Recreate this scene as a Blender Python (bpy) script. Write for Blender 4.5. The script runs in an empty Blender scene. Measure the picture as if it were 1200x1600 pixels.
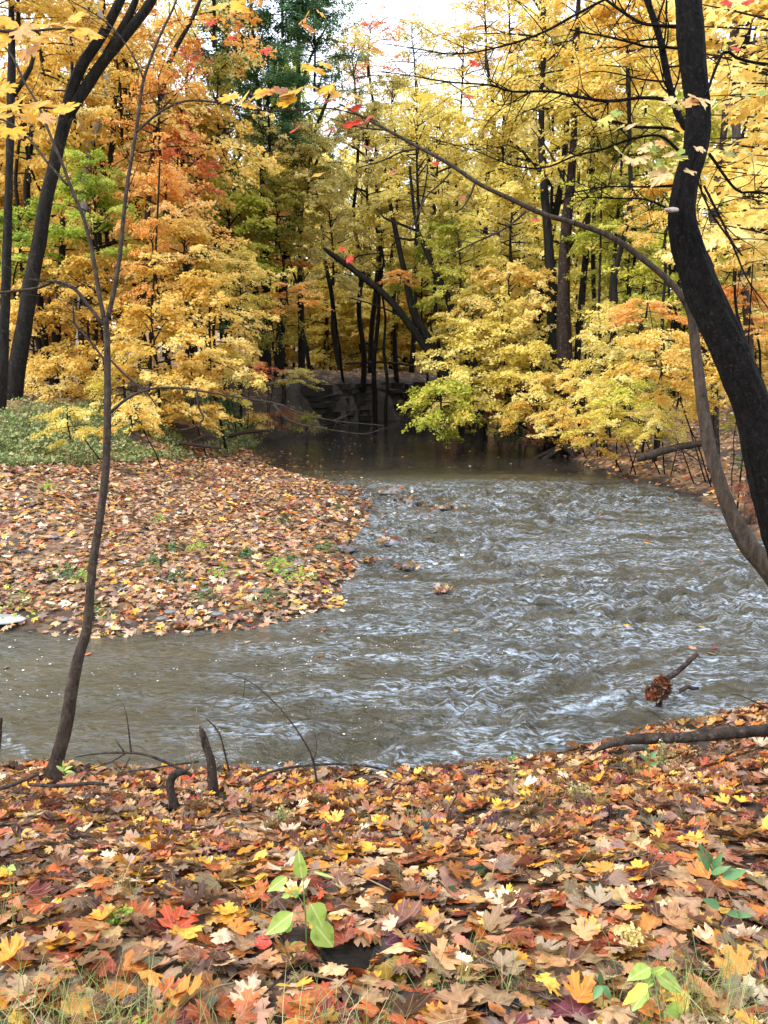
import bpy, math, random
import numpy as np
from mathutils import Vector, Matrix
sc = bpy.context.scene
COL = sc.collection
R = math.radians
random.seed(7)
rng = np.random.default_rng(11)

# ------------------------------------------------------------------ camera
FP = 1260.0            # focal length in photograph pixels (1200 x 1600)
CH = 2.8               # camera height above the water
PITCH = R(10.3)
cp_, sp_ = math.cos(PITCH), math.sin(PITCH)
cam = bpy.data.cameras.new('camera')
cam.sensor_fit = 'VERTICAL'; cam.sensor_height = 24.0; cam.lens = 24.0 * FP / 1600.0
cam.clip_end = 3000; cam.clip_start = 0.05
camo = bpy.data.objects.new('camera', cam); COL.objects.link(camo)
camo.location = (0, 0, CH); camo.rotation_euler = (math.pi / 2 - PITCH, 0, 0)
sc.camera = camo

# ------------------------------------------------------------------ sky, sun, exposure
SUN_EL, SUN_ROT = R(48), R(-118)
world = bpy.data.worlds.new('World'); sc.world = world; world.use_nodes = True
nt = world.node_tree; nt.nodes.clear()
wo = nt.nodes.new('ShaderNodeOutputWorld'); bg = nt.nodes.new('ShaderNodeBackground')
sky = nt.nodes.new('ShaderNodeTexSky'); sky.sky_type = 'NISHITA'; sky.sun_disc = False
sky.sun_elevation = SUN_EL; sky.sun_rotation = SUN_ROT
sky.air_density = 1.0; sky.dust_density = 4.0; sky.ozone_density = 1.0
mixc = nt.nodes.new('ShaderNodeMix'); mixc.data_type = 'RGBA'
mixc.inputs[0].default_value = 0.72
mixc.inputs[7].default_value = (8.6, 9.2, 10.3, 1)      # the even white overcast
nt.links.new(sky.outputs[0], mixc.inputs[6]); nt.links.new(mixc.outputs[2], bg.inputs[0])
bg.inputs[1].default_value = 0.15
nt.links.new(bg.outputs[0], wo.inputs[0])
sun = bpy.data.lights.new('sun', 'SUN'); sun.energy = 1.5; sun.angle = R(10); sun.color = (1, 0.95, 0.86)
suno = bpy.data.objects.new('sun', sun); COL.objects.link(suno)
# veiled sun stands left of the camera and a little behind it
sd = Vector((math.sin(SUN_ROT) * math.cos(SUN_EL), math.cos(SUN_ROT) * math.cos(SUN_EL), math.sin(SUN_EL)))
suno.rotation_euler = sd.to_track_quat('Z', 'Y').to_euler()
sc.view_settings.view_transform = 'Standard'; sc.view_settings.look = 'None'
sc.view_settings.exposure = 1.15; sc.view_settings.gamma = 1
sc.render.engine = 'CYCLES'
sc.cycles.max_bounces = 8; sc.cycles.diffuse_bounces = 6; sc.cycles.glossy_bounces = 3
sc.cycles.transmission_bounces = 4; sc.cycles.caustics_reflective = False; sc.cycles.caustics_refractive = False
sc.cycles.use_denoising = True

# ------------------------------------------------------------------ helpers
def P(px, py, d):
    """world point seen at photograph pixel (px,py) at depth d metres"""
    u = (px - 600) / FP; v = (800 - py) / FP
    return np.array((u * d, d * (cp_ + v * sp_), CH + d * (v * cp_ - sp_)))
def Wz(px, py, z=0.0):
    v = (800 - py) / FP
    d = (z - CH) / (v * cp_ - sp_)
    return P(px, py, d)

def hash2(ix, iy, seed):
    n = (ix.astype(np.int64) * 374761393 + iy.astype(np.int64) * 668265263 + seed * 1274126177) & 0xffffffff
    n = ((n ^ (n >> 13)) * 1274126177) & 0xffffffff
    return ((n ^ (n >> 16)) & 0xffff) / 65535.0
def vnoise(x, y, seed=0):
    x = np.asarray(x, float); y = np.asarray(y, float)
    ix = np.floor(x); iy = np.floor(y); fx = x - ix; fy = y - iy
    fx = fx * fx * (3 - 2 * fx); fy = fy * fy * (3 - 2 * fy)
    a = hash2(ix, iy, seed); b = hash2(ix + 1, iy, seed); c = hash2(ix, iy + 1, seed); d = hash2(ix + 1, iy + 1, seed)
    return (a + (b - a) * fx) * (1 - fy) + (c + (d - c) * fx) * fy
def fbm(x, y, seed=0, o=4):
    s = 0; a = 0.5
    for k in range(o):
        s = s + a * vnoise(x * 2 ** k + 17.3 * k, y * 2 ** k - 9.1 * k, seed + k); a *= .5
    return s / (1 - .5 ** o)
def sstep(a, b, x):
    t = np.clip((x - a) / (b - a), 0, 1); return t * t * (3 - 2 * t)

def mk_mesh(name, V, F, mats=(), smooth=False, attrs=None, uv=None):
    V = np.ascontiguousarray(V, np.float32); F = np.ascontiguousarray(F, np.int32)
    me = bpy.data.meshes.new(name)
    nf, k = F.shape
    me.vertices.add(len(V)); me.vertices.foreach_set('co', V.ravel())
    me.loops.add(nf * k); me.loops.foreach_set('vertex_index', F.ravel())
    me.polygons.add(nf)
    me.polygons.foreach_set('loop_start', np.arange(0, nf * k, k, dtype=np.int32))
    me.polygons.foreach_set('use_smooth', np.full(nf, smooth))
    for m in mats: me.materials.append(m)
    if attrs:
        for an, (typ, data) in attrs.items():
            a = me.attributes.new(an, typ, 'POINT')
            if typ == 'FLOAT': a.data.foreach_set('value', np.ascontiguousarray(data, np.float32))
            else: a.data.foreach_set('color', np.ascontiguousarray(data, np.float32).ravel())
    if uv is not None:
        l = me.uv_layers.new(name='UVMap')
        l.data.foreach_set('uv', np.ascontiguousarray(uv[F.ravel()], np.float32).ravel())
    me.update(calc_edges=True)
    return me
def obj(name, me, parent=None, loc=None, rot=None, scale=None):
    o = bpy.data.objects.new(name, me); COL.objects.link(o)
    if parent is not None: o.parent = parent
    if loc is not None: o.location = loc
    if rot is not None: o.rotation_euler = rot
    if scale is not None: o.scale = scale if hasattr(scale, '__len__') else (scale,) * 3
    return o
def tag(o, label=None, cat=None, group=None, kind=None):
    if label: o['label'] = label
    if cat: o['category'] = cat
    if group: o['group'] = group
    if kind: o['kind'] = kind
    return o
def thing(name, label, cat, loc=(0, 0, 0), group=None):
    o = bpy.data.objects.new(name, None); COL.objects.link(o); o.location = loc
    o.empty_display_size = .2
    return tag(o, label, cat, group)

class Acc:
    """collects quads/tris (all as tris) for one mesh"""
    def __init__(s): s.V = []; s.F = []; s.n = 0
    def add(s, V, F):
        V = np.asarray(V, float); F = np.asarray(F, int)
        if F.shape[1] == 4: F = np.vstack((F[:, [0, 1, 2]], F[:, [0, 2, 3]]))
        s.V.append(V); s.F.append(F + s.n); s.n += len(V)
    def mesh(s, name, mats=(), smooth=True, origin=None):
        V = np.vstack(s.V)
        if origin is not None: V = V - np.asarray(origin)
        return mk_mesh(name, V, np.vstack(s.F), mats, smooth)

def resample(pts, step):
    pts = np.asarray(pts, float)
    if len(pts) < 3:
        n = max(2, int(np.linalg.norm(pts[-1, :3] - pts[0, :3]) / step) + 1)
        t = np.linspace(0, 1, n)[:, None]; return pts[0] * (1 - t) + pts[-1] * t
    Q = np.vstack((2 * pts[0] - pts[1], pts, 2 * pts[-1] - pts[-2])); out = []
    for i in range(1, len(Q) - 2):
        L = np.linalg.norm(Q[i + 1, :3] - Q[i, :3]); n = max(1, int(math.ceil(L / step)))
        t = (np.arange(n) / n)[:, None]
        a, b, c, d = Q[i - 1], Q[i], Q[i + 1], Q[i + 2]
        out.append(.5 * ((2 * b) + (-a + c) * t + (2 * a - 5 * b + 4 * c - d) * t ** 2 + (-a + 3 * b - 3 * c + d) * t ** 3))
    out.append(Q[-2][None]); return np.vstack(out)
def tube(acc, pts, sides=8, step=.2, rough=0.0, rs=0, jit=0.0):
    """pts rows: x y z r"""
    C = resample(pts, step); n = len(C)
    if jit: C[1:-1, :3] += np.random.default_rng(rs).normal(0, jit, (n - 2, 3))
    T = np.gradient(C[:, :3], axis=0); T /= np.linalg.norm(T, axis=1)[:, None] + 1e-9
    N = np.zeros_like(T); ref = np.array((0.3, 1.0, 0.1)) if abs(T[0, 1]) < .9 else np.array((1., 0, 0))
    v = ref - T[0] * ref.dot(T[0]); N[0] = v / np.linalg.norm(v)
    for i in range(1, n):
        v = N[i - 1] - T[i] * N[i - 1].dot(T[i]); N[i] = v / (np.linalg.norm(v) + 1e-9)
    B = np.cross(T, N)
    a = np.arange(sides) / sides * 2 * math.pi
    rr = np.maximum(C[:, 3], .0005)[:, None] * np.ones(sides)
    if rough:
        arc = np.concatenate(([0], np.cumsum(np.linalg.norm(np.diff(C[:, :3], axis=0), axis=1))))
        A2 = np.broadcast_to(a, (n, sides)); L2 = np.broadcast_to(arc[:, None], (n, sides))
        sc_ = 1 / (C[0, 3] + 1e-4)
        nz = fbm(np.cos(A2) * 3 + 7 + L2 * .35 * sc_, np.sin(A2) * 3 + L2 * .35 * sc_ + 3, rs, 3) - .5
        nz += .7 * (fbm(A2 * 3.2, L2 * .5 * sc_, rs + 9, 2) - .5)
        if sides > 30: nz += .45 * np.abs(fbm(np.cos(A2) * 9 + 40, L2 * 1.3 * sc_ + np.sin(A2) * 9, rs + 5, 3) - .5) * sstep(.4, .6, fbm(np.cos(A2) * 3, L2 * .5 * sc_ + np.sin(A2) * 3, rs + 6, 2))
        rr = rr * (1 + rough * nz * 2)
    V = C[:, None, :3] + rr[:, :, None] * (np.cos(a)[None, :, None] * N[:, None] + np.sin(a)[None, :, None] * B[:, None])
    V = V.reshape(-1, 3)
    i = np.arange(n - 1)[:, None]; j = np.arange(sides)[None]; j2 = (j + 1) % sides
    F = np.stack((i * sides + j, i * sides + j2, (i + 1) * sides + j2, (i + 1) * sides + j), -1).reshape(-1, 4)
    V = np.vstack((V, C[0, :3], C[-1, :3])); b = n * sides
    caps = [(j2_, j_, b) for j_, j2_ in zip(range(sides), [(q + 1) % sides for q in range(sides)])]
    caps += [((n - 1) * sides + j_, (n - 1) * sides + (j_ + 1) % sides, b + 1) for j_ in range(sides)]
    F = np.vstack((F[:, [0, 1, 2]], F[:, [0, 2, 3]], np.array(caps)))
    acc.add(V, F)

# ------------------------------------------------------------------ materials
def newmat(name):
    m = bpy.data.materials.new(name); m.use_nodes = True; n = m.node_tree; n.nodes.clear()
    out = n.nodes.new('ShaderNodeOutputMaterial'); return m, n, out
def nd(n, typ, **kw):
    x = n.nodes.new(typ)
    for k, v in kw.items(): setattr(x, k, v)
    return x
def ramp(n, stops, fac=None, interp='LINEAR'):
    r = n.nodes.new('ShaderNodeValToRGB'); r.color_ramp.interpolation = interp
    e = r.color_ramp.elements
    e[0].position = stops[0][0]; e[0].color = (*stops[0][1], 1)
    e[1].position = stops[-1][0]; e[1].color = (*stops[-1][1], 1)
    for p, c in stops[1:-1]:
        q = e.new(p); q.color = (*c, 1)
    if fac is not None: n.links.new(fac, r.inputs[0])
    return r
def leafmat(name, stops, tr=.5, spec=.25):
    m, n, out = newmat(name)
    at = nd(n, 'ShaderNodeAttribute', attribute_name='tone')
    oi = nd(n, 'ShaderNodeObjectInfo')
    a = nd(n, 'ShaderNodeMath', operation='MULTIPLY_ADD'); a.inputs[1].default_value = .16; a.inputs[2].default_value = -.08
    n.links.new(oi.outputs['Random'], a.inputs[0])
    b = nd(n, 'ShaderNodeMath', operation='ADD'); n.links.new(at.outputs['Fac'], b.inputs[0]); n.links.new(a.outputs[0], b.inputs[1])
    r = ramp(n, stops, b.outputs[0])
    pr = nd(n, 'ShaderNodeBsdfPrincipled'); pr.inputs['Roughness'].default_value = .5
    pr.inputs['Specular IOR Level'].default_value = spec
    n.links.new(r.outputs[0], pr.inputs['Base Color'])
    t = nd(n, 'ShaderNodeBsdfTranslucent'); n.links.new(r.outputs[0], t.inputs[0])
    mx = nd(n, 'ShaderNodeMixShader'); mx.inputs[0].default_value = tr
    n.links.new(pr.outputs[0], mx.inputs[1]); n.links.new(t.outputs[0], mx.inputs[2]); n.links.new(mx.outputs[0], out.inputs[0])
    return m
LM = {
 'gold':   leafmat('gold_leaves', [(0, (.42, .24, .03)), (.25, (.74, .48, .08)), (.55, (.88, .66, .18)), (1, (.90, .80, .38))]),
 'orange': leafmat('orange_leaves', [(0, (.48, .18, .03)), (.25, (.80, .38, .08)), (.6, (.89, .54, .16)), (1, (.90, .72, .32))]),
 'redor':  leafmat('red_orange_leaves', [(0, (.36, .07, .03)), (.3, (.74, .20, .08)), (.65, (.88, .38, .18)), (1, (.90, .56, .3))]),
 'yellow': leafmat('yellow_leaves', [(0, (.36, .29, .04)), (.25, (.68, .55, .09)), (.6, (.87, .74, .22)), (1, (.90, .83, .42))]),
 'pale':   leafmat('pale_yellow_leaves', [(0, (.32, .28, .06)), (.3, (.60, .51, .14)), (.65, (.80, .69, .27)), (1, (.87, .80, .45))]),
 'lime':   leafmat('lime_leaves', [(0, (.20, .25, .03)), (.3, (.44, .48, .06)), (.6, (.70, .66, .12)), (1, (.86, .78, .22))]),
 'fresh':  leafmat('fresh_lime_leaves', [(0, (.12, .20, .02)), (.3, (.30, .42, .05)), (.65, (.50, .58, .09)), (1, (.78, .72, .18))]),
 'olive':  leafmat('olive_leaves', [(0, (.12, .13, .03)), (.35, (.30, .30, .05)), (.7, (.52, .45, .09)), (1, (.68, .58, .15))]),
 'green':  leafmat('green_leaves', [(0, (.015, .05, .02)), (.4, (.05, .13, .05)), (.75, (.12, .22, .08)), (1, (.22, .32, .1))]),
 'russet': leafmat('russet_leaves', [(0, (.14, .05, .03)), (.4, (.34, .14, .08)), (.75, (.5, .25, .14)), (1, (.6, .38, .16))]),
 'grass':  leafmat('grass_blades', [(0, (.06, .09, .025)), (.35, (.13, .20, .05)), (.65, (.28, .32, .10)), (1, (.58, .48, .28))], .3),
 'ground': leafmat('ground_cover_leaves', [(0, (.08, .10, .04)), (.35, (.15, .24, .07)), (.65, (.34, .34, .14)), (1, (.55, .38, .24))], .3),
 'freshgreen': leafmat('fresh_green_leaves', [(0, (.10, .22, .03)), (.5, (.25, .42, .06)), (1, (.5, .62, .12))], .5),
}
def barkmat(name, c0, c1, scale=14, lich=(.3, .33, .28), lichamt=.0, bump=.6, stretch=.22, dist=.03, r0=.32, r1=.68):
    m, n, out = newmat(name)
    tc = nd(n, 'ShaderNodeTexCoord'); mp = nd(n, 'ShaderNodeMapping'); mp.inputs['Scale'].default_value = (1, 1, stretch)
    n.links.new(tc.outputs['Object'], mp.inputs[0])
    no = nd(n, 'ShaderNodeTexNoise'); no.inputs['Scale'].default_value = scale; no.inputs['Detail'].default_value = 8; no.inputs['Roughness'].default_value = .7
    n.links.new(mp.outputs[0], no.inputs[0])
    r = ramp(n, [(r0, c0), (r1, c1)], no.outputs[0])
    n2 = nd(n, 'ShaderNodeTexNoise'); n2.inputs['Scale'].default_value = scale * 1.7; n2.inputs['Detail'].default_value = 6
    n.links.new(tc.outputs['Object'], n2.inputs[0])
    r2 = ramp(n, [(.62 - lichamt * .25, (0, 0, 0)), (.70 - lichamt * .2, (1, 1, 1))], n2.outputs[0])
    mm = nd(n, 'ShaderNodeMath', operation='MULTIPLY'); mm.inputs[1].default_value = min(1, lichamt * 1.6); n.links.new(r2.outputs[0], mm.inputs[0])
    mx = nd(n, 'ShaderNodeMix', data_type='RGBA'); n.links.new(mm.outputs[0], mx.inputs[0])
    n.links.new(r.outputs[0], mx.inputs[6]); mx.inputs[7].default_value = (*lich, 1)
    pr = nd(n, 'ShaderNodeBsdfPrincipled'); pr.inputs['Roughness'].default_value = .8
    pr.inputs['Specular IOR Level'].default_value = .14
    n.links.new(mx.outputs[2], pr.inputs['Base Color'])
    bp = nd(n, 'ShaderNodeBump'); bp.inputs['Strength'].default_value = bump; bp.inputs['Distance'].default_value = dist
    n.links.new(no.outputs[0], bp.inputs['Height']); n.links.new(bp.outputs[0], pr.inputs['Normal'])
    n.links.new(pr.outputs[0], out.inputs[0]); return m
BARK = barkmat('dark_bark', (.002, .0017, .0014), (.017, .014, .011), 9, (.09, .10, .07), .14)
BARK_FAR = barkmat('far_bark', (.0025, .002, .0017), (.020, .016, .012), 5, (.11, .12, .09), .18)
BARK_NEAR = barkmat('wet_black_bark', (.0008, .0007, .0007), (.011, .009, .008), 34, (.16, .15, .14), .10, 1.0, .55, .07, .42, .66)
BARK_GREY = barkmat('pale_grey_bark', (.16, .16, .155), (.45, .45, .44), 7, (.5, .52, .5), .3)
BARK_BROWN = barkmat('young_brown_bark', (.014, .010, .008), (.075, .056, .043), 30, (.20, .18, .14), .12, .6, .5)
BARK_LICHEN = barkmat('lichen_grey_bark', (.016, .012, .009), (.085, .066, .05), 34, (.20, .18, .15), .12)
BARK_RED = barkmat('red_brown_bark', (.005, .003, .0022), (.036, .022, .016), 8, (.14, .13, .10), .2)

def litter_material(name, dirt, big):
    """leaf-strewn soil for where single leaves are too far to tell apart"""
    m, n, out = newmat(name)
    tc = nd(n, 'ShaderNodeTexCoord')
    vo = nd(n, 'ShaderNodeTexVoronoi'); vo.inputs['Scale'].default_value = big; n.links.new(tc.outputs['Object'], vo.inputs[0])
    sep = nd(n, 'ShaderNodeSeparateColor'); n.links.new(vo.outputs['Color'], sep.inputs[0])
    r = ramp(n, [(0, (.04, .022, .016)), (.25, (.13, .065, .035)), (.45, (.30, .13, .05)), (.65, (.36, .22, .12)), (.85, (.48, .27, .07)), (1, (.5, .4, .26))], sep.outputs[0])
    no = nd(n, 'ShaderNodeTexNoise'); no.inputs['Scale'].default_value = 1.3; no.inputs['Detail'].default_value = 8; n.links.new(tc.outputs['Object'], no.inputs[0])
    rr = ramp(n, [(.42, (1, 1, 1)), (.62, (0, 0, 0))], no.outputs[0])
    geo = nd(n, 'ShaderNodeNewGeometry'); sx = nd(n, 'ShaderNodeSeparateXYZ'); n.links.new(geo.outputs['Normal'], sx.inputs[0])
    steep = ramp(n, [(.84, (0, 0, 0)), (.955, (1, 1, 1))], sx.outputs['Z'])
    mu = nd(n, 'ShaderNodeMath', operation='MULTIPLY'); n.links.new(rr.outputs[0], mu.inputs[0]); n.links.new(steep.outputs[0], mu.inputs[1])
    # shale / bare earth with level strata on the steep faces
    mp = nd(n, 'ShaderNodeMapping'); mp.inputs['Scale'].default_value = (.6, .6, 9); n.links.new(tc.outputs['Object'], mp.inputs[0])
    ns = nd(n, 'ShaderNodeTexNoise'); ns.inputs['Scale'].default_value = 1.6; ns.inputs['Detail'].default_value = 9; ns.inputs['Roughness'].default_value = .75
    n.links.new(mp.outputs[0], ns.inputs[0])
    rs = ramp(n, [(.3, tuple(c * .35 for c in dirt)), (.55, dirt), (.75, tuple(min(1, c * 2.3) for c in dirt))], ns.outputs[0])
    mx = nd(n, 'ShaderNodeMix', data_type='RGBA'); n.links.new(mu.outputs[0], mx.inputs[0]); n.links.new(rs.outputs[0], mx.inputs[6]); n.links.new(r.outputs[0], mx.inputs[7])
    pr = nd(n, 'ShaderNodeBsdfPrincipled'); pr.inputs['Roughness'].default_value = .75
    # soaked mud just above the water
    sz_ = nd(n, 'ShaderNodeSeparateXYZ'); n.links.new(geo.outputs['Position'], sz_.inputs[0])
    wet = ramp(n, [(.035, (.22, .20, .19)), (.10, (.82, .80, .78))], sz_.outputs['Z'])
    wm = nd(n, 'ShaderNodeMix', data_type='RGBA', blend_type='MULTIPLY'); wm.inputs[0].default_value = 1; n.links.new(mx.outputs[2], wm.inputs[6]); n.links.new(wet.outputs[0], wm.inputs[7])
    n.links.new(wm.outputs[2], pr.inputs['Base Color'])
    bp = nd(n, 'ShaderNodeBump'); bp.inputs['Strength'].default_value = .8; bp.inputs['Distance'].default_value = .08
    n.links.new(ns.outputs[0], bp.inputs['Height']); n.links.new(bp.outputs[0], pr.inputs['Normal'])
    n.links.new(pr.outputs[0], out.inputs[0]); return m
GROUND_MAT = litter_material('forest_floor', (.055, .042, .031), 9)
BANK_MAT = litter_material('bank_soil', (.04, .03, .022), 22)

def fallen_mat(name='fallen_leaf', gloss=.42):
    m, n, out = newmat(name)
    at = nd(n, 'ShaderNodeAttribute', attribute_name='leafcol')
    uv = nd(n, 'ShaderNodeUVMap'); 
    geo = nd(n, 'ShaderNodeNewGeometry')
    # veins: five ribs from the leaf base
    vs = None
    for ang in (90, 52, 128, 18, 162):
        d = (math.cos(R(ang)), math.sin(R(ang)), 0)
        dt = nd(n, 'ShaderNodeVectorMath', operation='DOT_PRODUCT'); dt.inputs[1].default_value = (-d[1], d[0], 0); n.links.new(uv.outputs[0], dt.inputs[0])
        ab = nd(n, 'ShaderNodeMath', operation='ABSOLUTE'); n.links.new(dt.outputs['Value'], ab.inputs[0])
        d2 = nd(n, 'ShaderNodeVectorMath', operation='DOT_PRODUCT'); d2.inputs[1].default_value = d; n.links.new(uv.outputs[0], d2.inputs[0])
        lt = nd(n, 'ShaderNodeMath', operation='LESS_THAN'); lt.inputs[1].default_value = .016; n.links.new(ab.outputs[0], lt.inputs[0])
        gt = nd(n, 'ShaderNodeMath', operation='GREATER_THAN'); gt.inputs[1].default_value = 0; n.links.new(d2.outputs['Value'], gt.inputs[0])
        mu = nd(n, 'ShaderNodeMath', operation='MULTIPLY'); n.links.new(lt.outputs[0], mu.inputs[0]); n.links.new(gt.outputs[0], mu.inputs[1])
        if vs is None: vs = mu
        else:
            mxx = nd(n, 'ShaderNodeMath', operation='MAXIMUM'); n.links.new(vs.outputs[0], mxx.inputs[0]); n.links.new(mu.outputs[0], mxx.inputs[1]); vs = mxx
    tc = nd(n, 'ShaderNodeTexCoord')
    no = nd(n, 'ShaderNodeTexNoise'); no.inputs['Scale'].default_value = 38; no.inputs['Detail'].default_value = 5; n.links.new(geo.outputs['Position'], no.inputs[0])
    rr = ramp(n, [(.3, (.52, .46, .42)), (.5, (1, 1, 1)), (.75, (1.1, 1.06, 1))], no.outputs[0])
    mul = nd(n, 'ShaderNodeMix', data_type='RGBA', blend_type='MULTIPLY'); mul.inputs[0].default_value = 1
    n.links.new(at.outputs['Color'], mul.inputs[6]); n.links.new(rr.outputs[0], mul.inputs[7])
    vm = nd(n, 'ShaderNodeMath', operation='MULTIPLY'); vm.inputs[1].default_value = .16; n.links.new(vs.outputs[0], vm.inputs[0])
    mv = nd(n, 'ShaderNodeMix', data_type='RGBA'); n.links.new(vm.outputs[0], mv.inputs[0]); n.links.new(mul.outputs[2], mv.inputs[6]); mv.inputs[7].default_value = (.62, .48, .30, 1)
    # the underside is paler and greyer
    bf = nd(n, 'ShaderNodeMix', data_type='RGBA'); bfm = nd(n, 'ShaderNodeMath', operation='MULTIPLY'); bfm.inputs[1].default_value = .35
    n.links.new(geo.outputs['Backfacing'], bfm.inputs[0]); n.links.new(bfm.outputs[0], bf.inputs[0]); n.links.new(mv.outputs[2], bf.inputs[6]); bf.inputs[7].default_value = (.42, .31, .22, 1)
    pr = nd(n, 'ShaderNodeBsdfPrincipled'); pr.inputs['Roughness'].default_value = gloss
    pr.inputs['Specular IOR Level'].default_value = .28
    n.links.new(bf.outputs[2], pr.inputs['Base Color'])
    bp = nd(n, 'ShaderNodeBump'); bp.inputs['Strength'].default_value = .35; bp.inputs['Distance'].default_value = .004
    n.links.new(no.outputs[0], bp.inputs['Height']); n.links.new(bp.outputs[0], pr.inputs['Normal'])
    t = nd(n, 'ShaderNodeBsdfTranslucent'); n.links.new(bf.outputs[2], t.inputs[0])
    mx = nd(n, 'ShaderNodeMixShader'); mx.inputs[0].default_value = .15
    n.links.new(pr.outputs[0], mx.inputs[1]); n.links.new(t.outputs[0], mx.inputs[2]); n.links.new(mx.outputs[0], out.inputs[0]); return m
FALLEN = fallen_mat()
def plain(name, c, rough=.7, spec=.3, noise=None):
    m, n, out = newmat(name)
    pr = nd(n, 'ShaderNodeBsdfPrincipled'); pr.inputs['Roughness'].default_value = rough; pr.inputs['Specular IOR Level'].default_value = spec
    tc = nd(n, 'ShaderNodeTexCoord'); no = nd(n, 'ShaderNodeTexNoise'); no.inputs['Scale'].default_value = noise or 20; no.inputs['Detail'].default_value = 6
    n.links.new(tc.outputs['Object'], no.inputs[0])
    r = ramp(n, [(.3, tuple(x * .6 for x in c)), (.7, tuple(min(1, x * 1.3) for x in c))], no.outputs[0]); n.links.new(r.outputs[0], pr.inputs['Base Color'])
    n.links.new(pr.outputs[0], out.inputs[0]); return m
STONE = plain('river_stone', (.13, .125, .12), .45, .5, 12)
PALE_STONE = plain('pale_wet_stone', (.36, .37, .39), .3, .5, 5)
STEM_GREEN = plain('green_stem', (.16, .24, .06))
STEM_DRY = plain('dry_stem', (.22, .15, .08))
WET_WOOD = barkmat('wet_dead_wood', (.01, .008, .007), (.07, .05, .04), 30, (.3, .27, .22), .15, .8, .3)
DEAD_WOOD = barkmat('weathered_log', (.009, .007, .006), (.065, .05, .04), 18, (.26, .24, .21), .15, .8, .5)

# ------------------------------------------------------------------ shoreline and terrain
shore = [  # photograph pixel at the waterline (z=0), bank kind of the edge that starts here
 (-1500, 990, 'bar'), (-500, 985, 'bar'), (0, 987, 'bar'), (150, 993, 'bar'), (300, 986, 'bar'), (400, 978, 'bar'), (480, 955, 'bar'),
 (530, 925, 'bar'), (556, 890, 'bar'), (548, 850, 'bar'), (572, 805, 'bar'), (556, 772, 'bar'), (500, 752, 'bar'), (440, 738, 'bar'), (405, 722, 'bar'),
 (388, 708, 'spur'), (402, 692, 'spur'), (440, 684, 'spur'), (480, 673, 'spur'), (512, 664, 'cliff'), (560, 659, 'cliff'), (645, 656, 'cliff')]
SH = [(*Wz(a, b)[:2], k) for a, b, k in shore]
SH += [(12, 46, 'cliff'), (40, 52, 'right'), (40, 47, 'right'), (12, 40, 'right')]
for a, b in [(655, 664), (720, 674), (770, 684), (830, 694), (868, 708), (905, 724), (960, 748), (1040, 763), (1092, 778), (1130, 802), (1200, 845), (1400, 880), (2400, 930)]:
    SH.append((*Wz(a, b)[:2], 'right'))
SH += [(40, 8, 'near')]
for a, b in [(1500, 1072), (1200, 1116), (1100, 1132), (1000, 1152), (950, 1172), (880, 1189), (800, 1203), (700, 1214), (600, 1219), (400, 1219), (200, 1214), (0, 1204), (-300, 1175), (-1200, 1140)]:
    SH.append((*Wz(a, b)[:2], 'near'))
SH += [(-40, 6, 'near'), (-40, 10, 'bar')]
SHP = np.array([(a, b) for a, b, k in SH]); SHK = [k for a, b, k in SH]
PROF = {
 'near':  ([0, .10, .35, .7, 1.4, 2.4, 3.6, 6, 60], [0, .10, .17, .27, .53, .90, 1.27, 1.45, 2.5]),
 'bar':   ([0, .4, 1.5, 4, 9, 20, 60], [0, .07, .16, .26, .38, .6, 3]),
 'spur':  ([0, .4, 1.3, 2.6, 4, 9, 60], [0, .5, 1.5, 2.45, 2.7, 2.8, 4.4]),
 'cliff': ([0, .25, .7, 1.6, 3, 12, 60], [0, 1.2, 2.1, 2.45, 2.55, 2.7, 4.4]),
 'right': ([0, .3, 1.5, 4, 8, 20, 60], [0, .14, .35, .8, 1.3, 2.2, 4]),
}
def shore_dist(X, Y):
    sh = X.shape; x = X.ravel(); y = Y.ravel(); n = len(SHP)
    kinds = list(PROF); dk = {k: np.full(x.shape, 1e9) for k in kinds}; inside = np.zeros(x.shape, bool)
    for i in range(n):
        ax, ay = SHP[i]; bx, by = SHP[(i + 1) % n]
        ex, ey = bx - ax, by - ay; L = ex * ex + ey * ey + 1e-12
        t = np.clip(((x - ax) * ex + (y - ay) * ey) / L, 0, 1)
        d = np.hypot(x - ax - t * ex, y - ay - t * ey)
        k = SHK[i]; dk[k] = np.minimum(dk[k], d)
        c = ((ay > y) != (by > y)) & (x < (bx - ax) * (y - ay) / (by - ay + 1e-12) + ax)
        inside ^= c
    return {k: v.reshape(sh) for k, v in dk.items()}, inside.reshape(sh)
GA, GB = Wz(-100, 795, .3)[:2], Wz(330, 712, .3)[:2]
gdir = (GB - GA) / np.linalg.norm(GB - GA); gnor = np.array((-gdir[1], gdir[0]))
if gnor[1] < 0: gnor = -gnor
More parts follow.
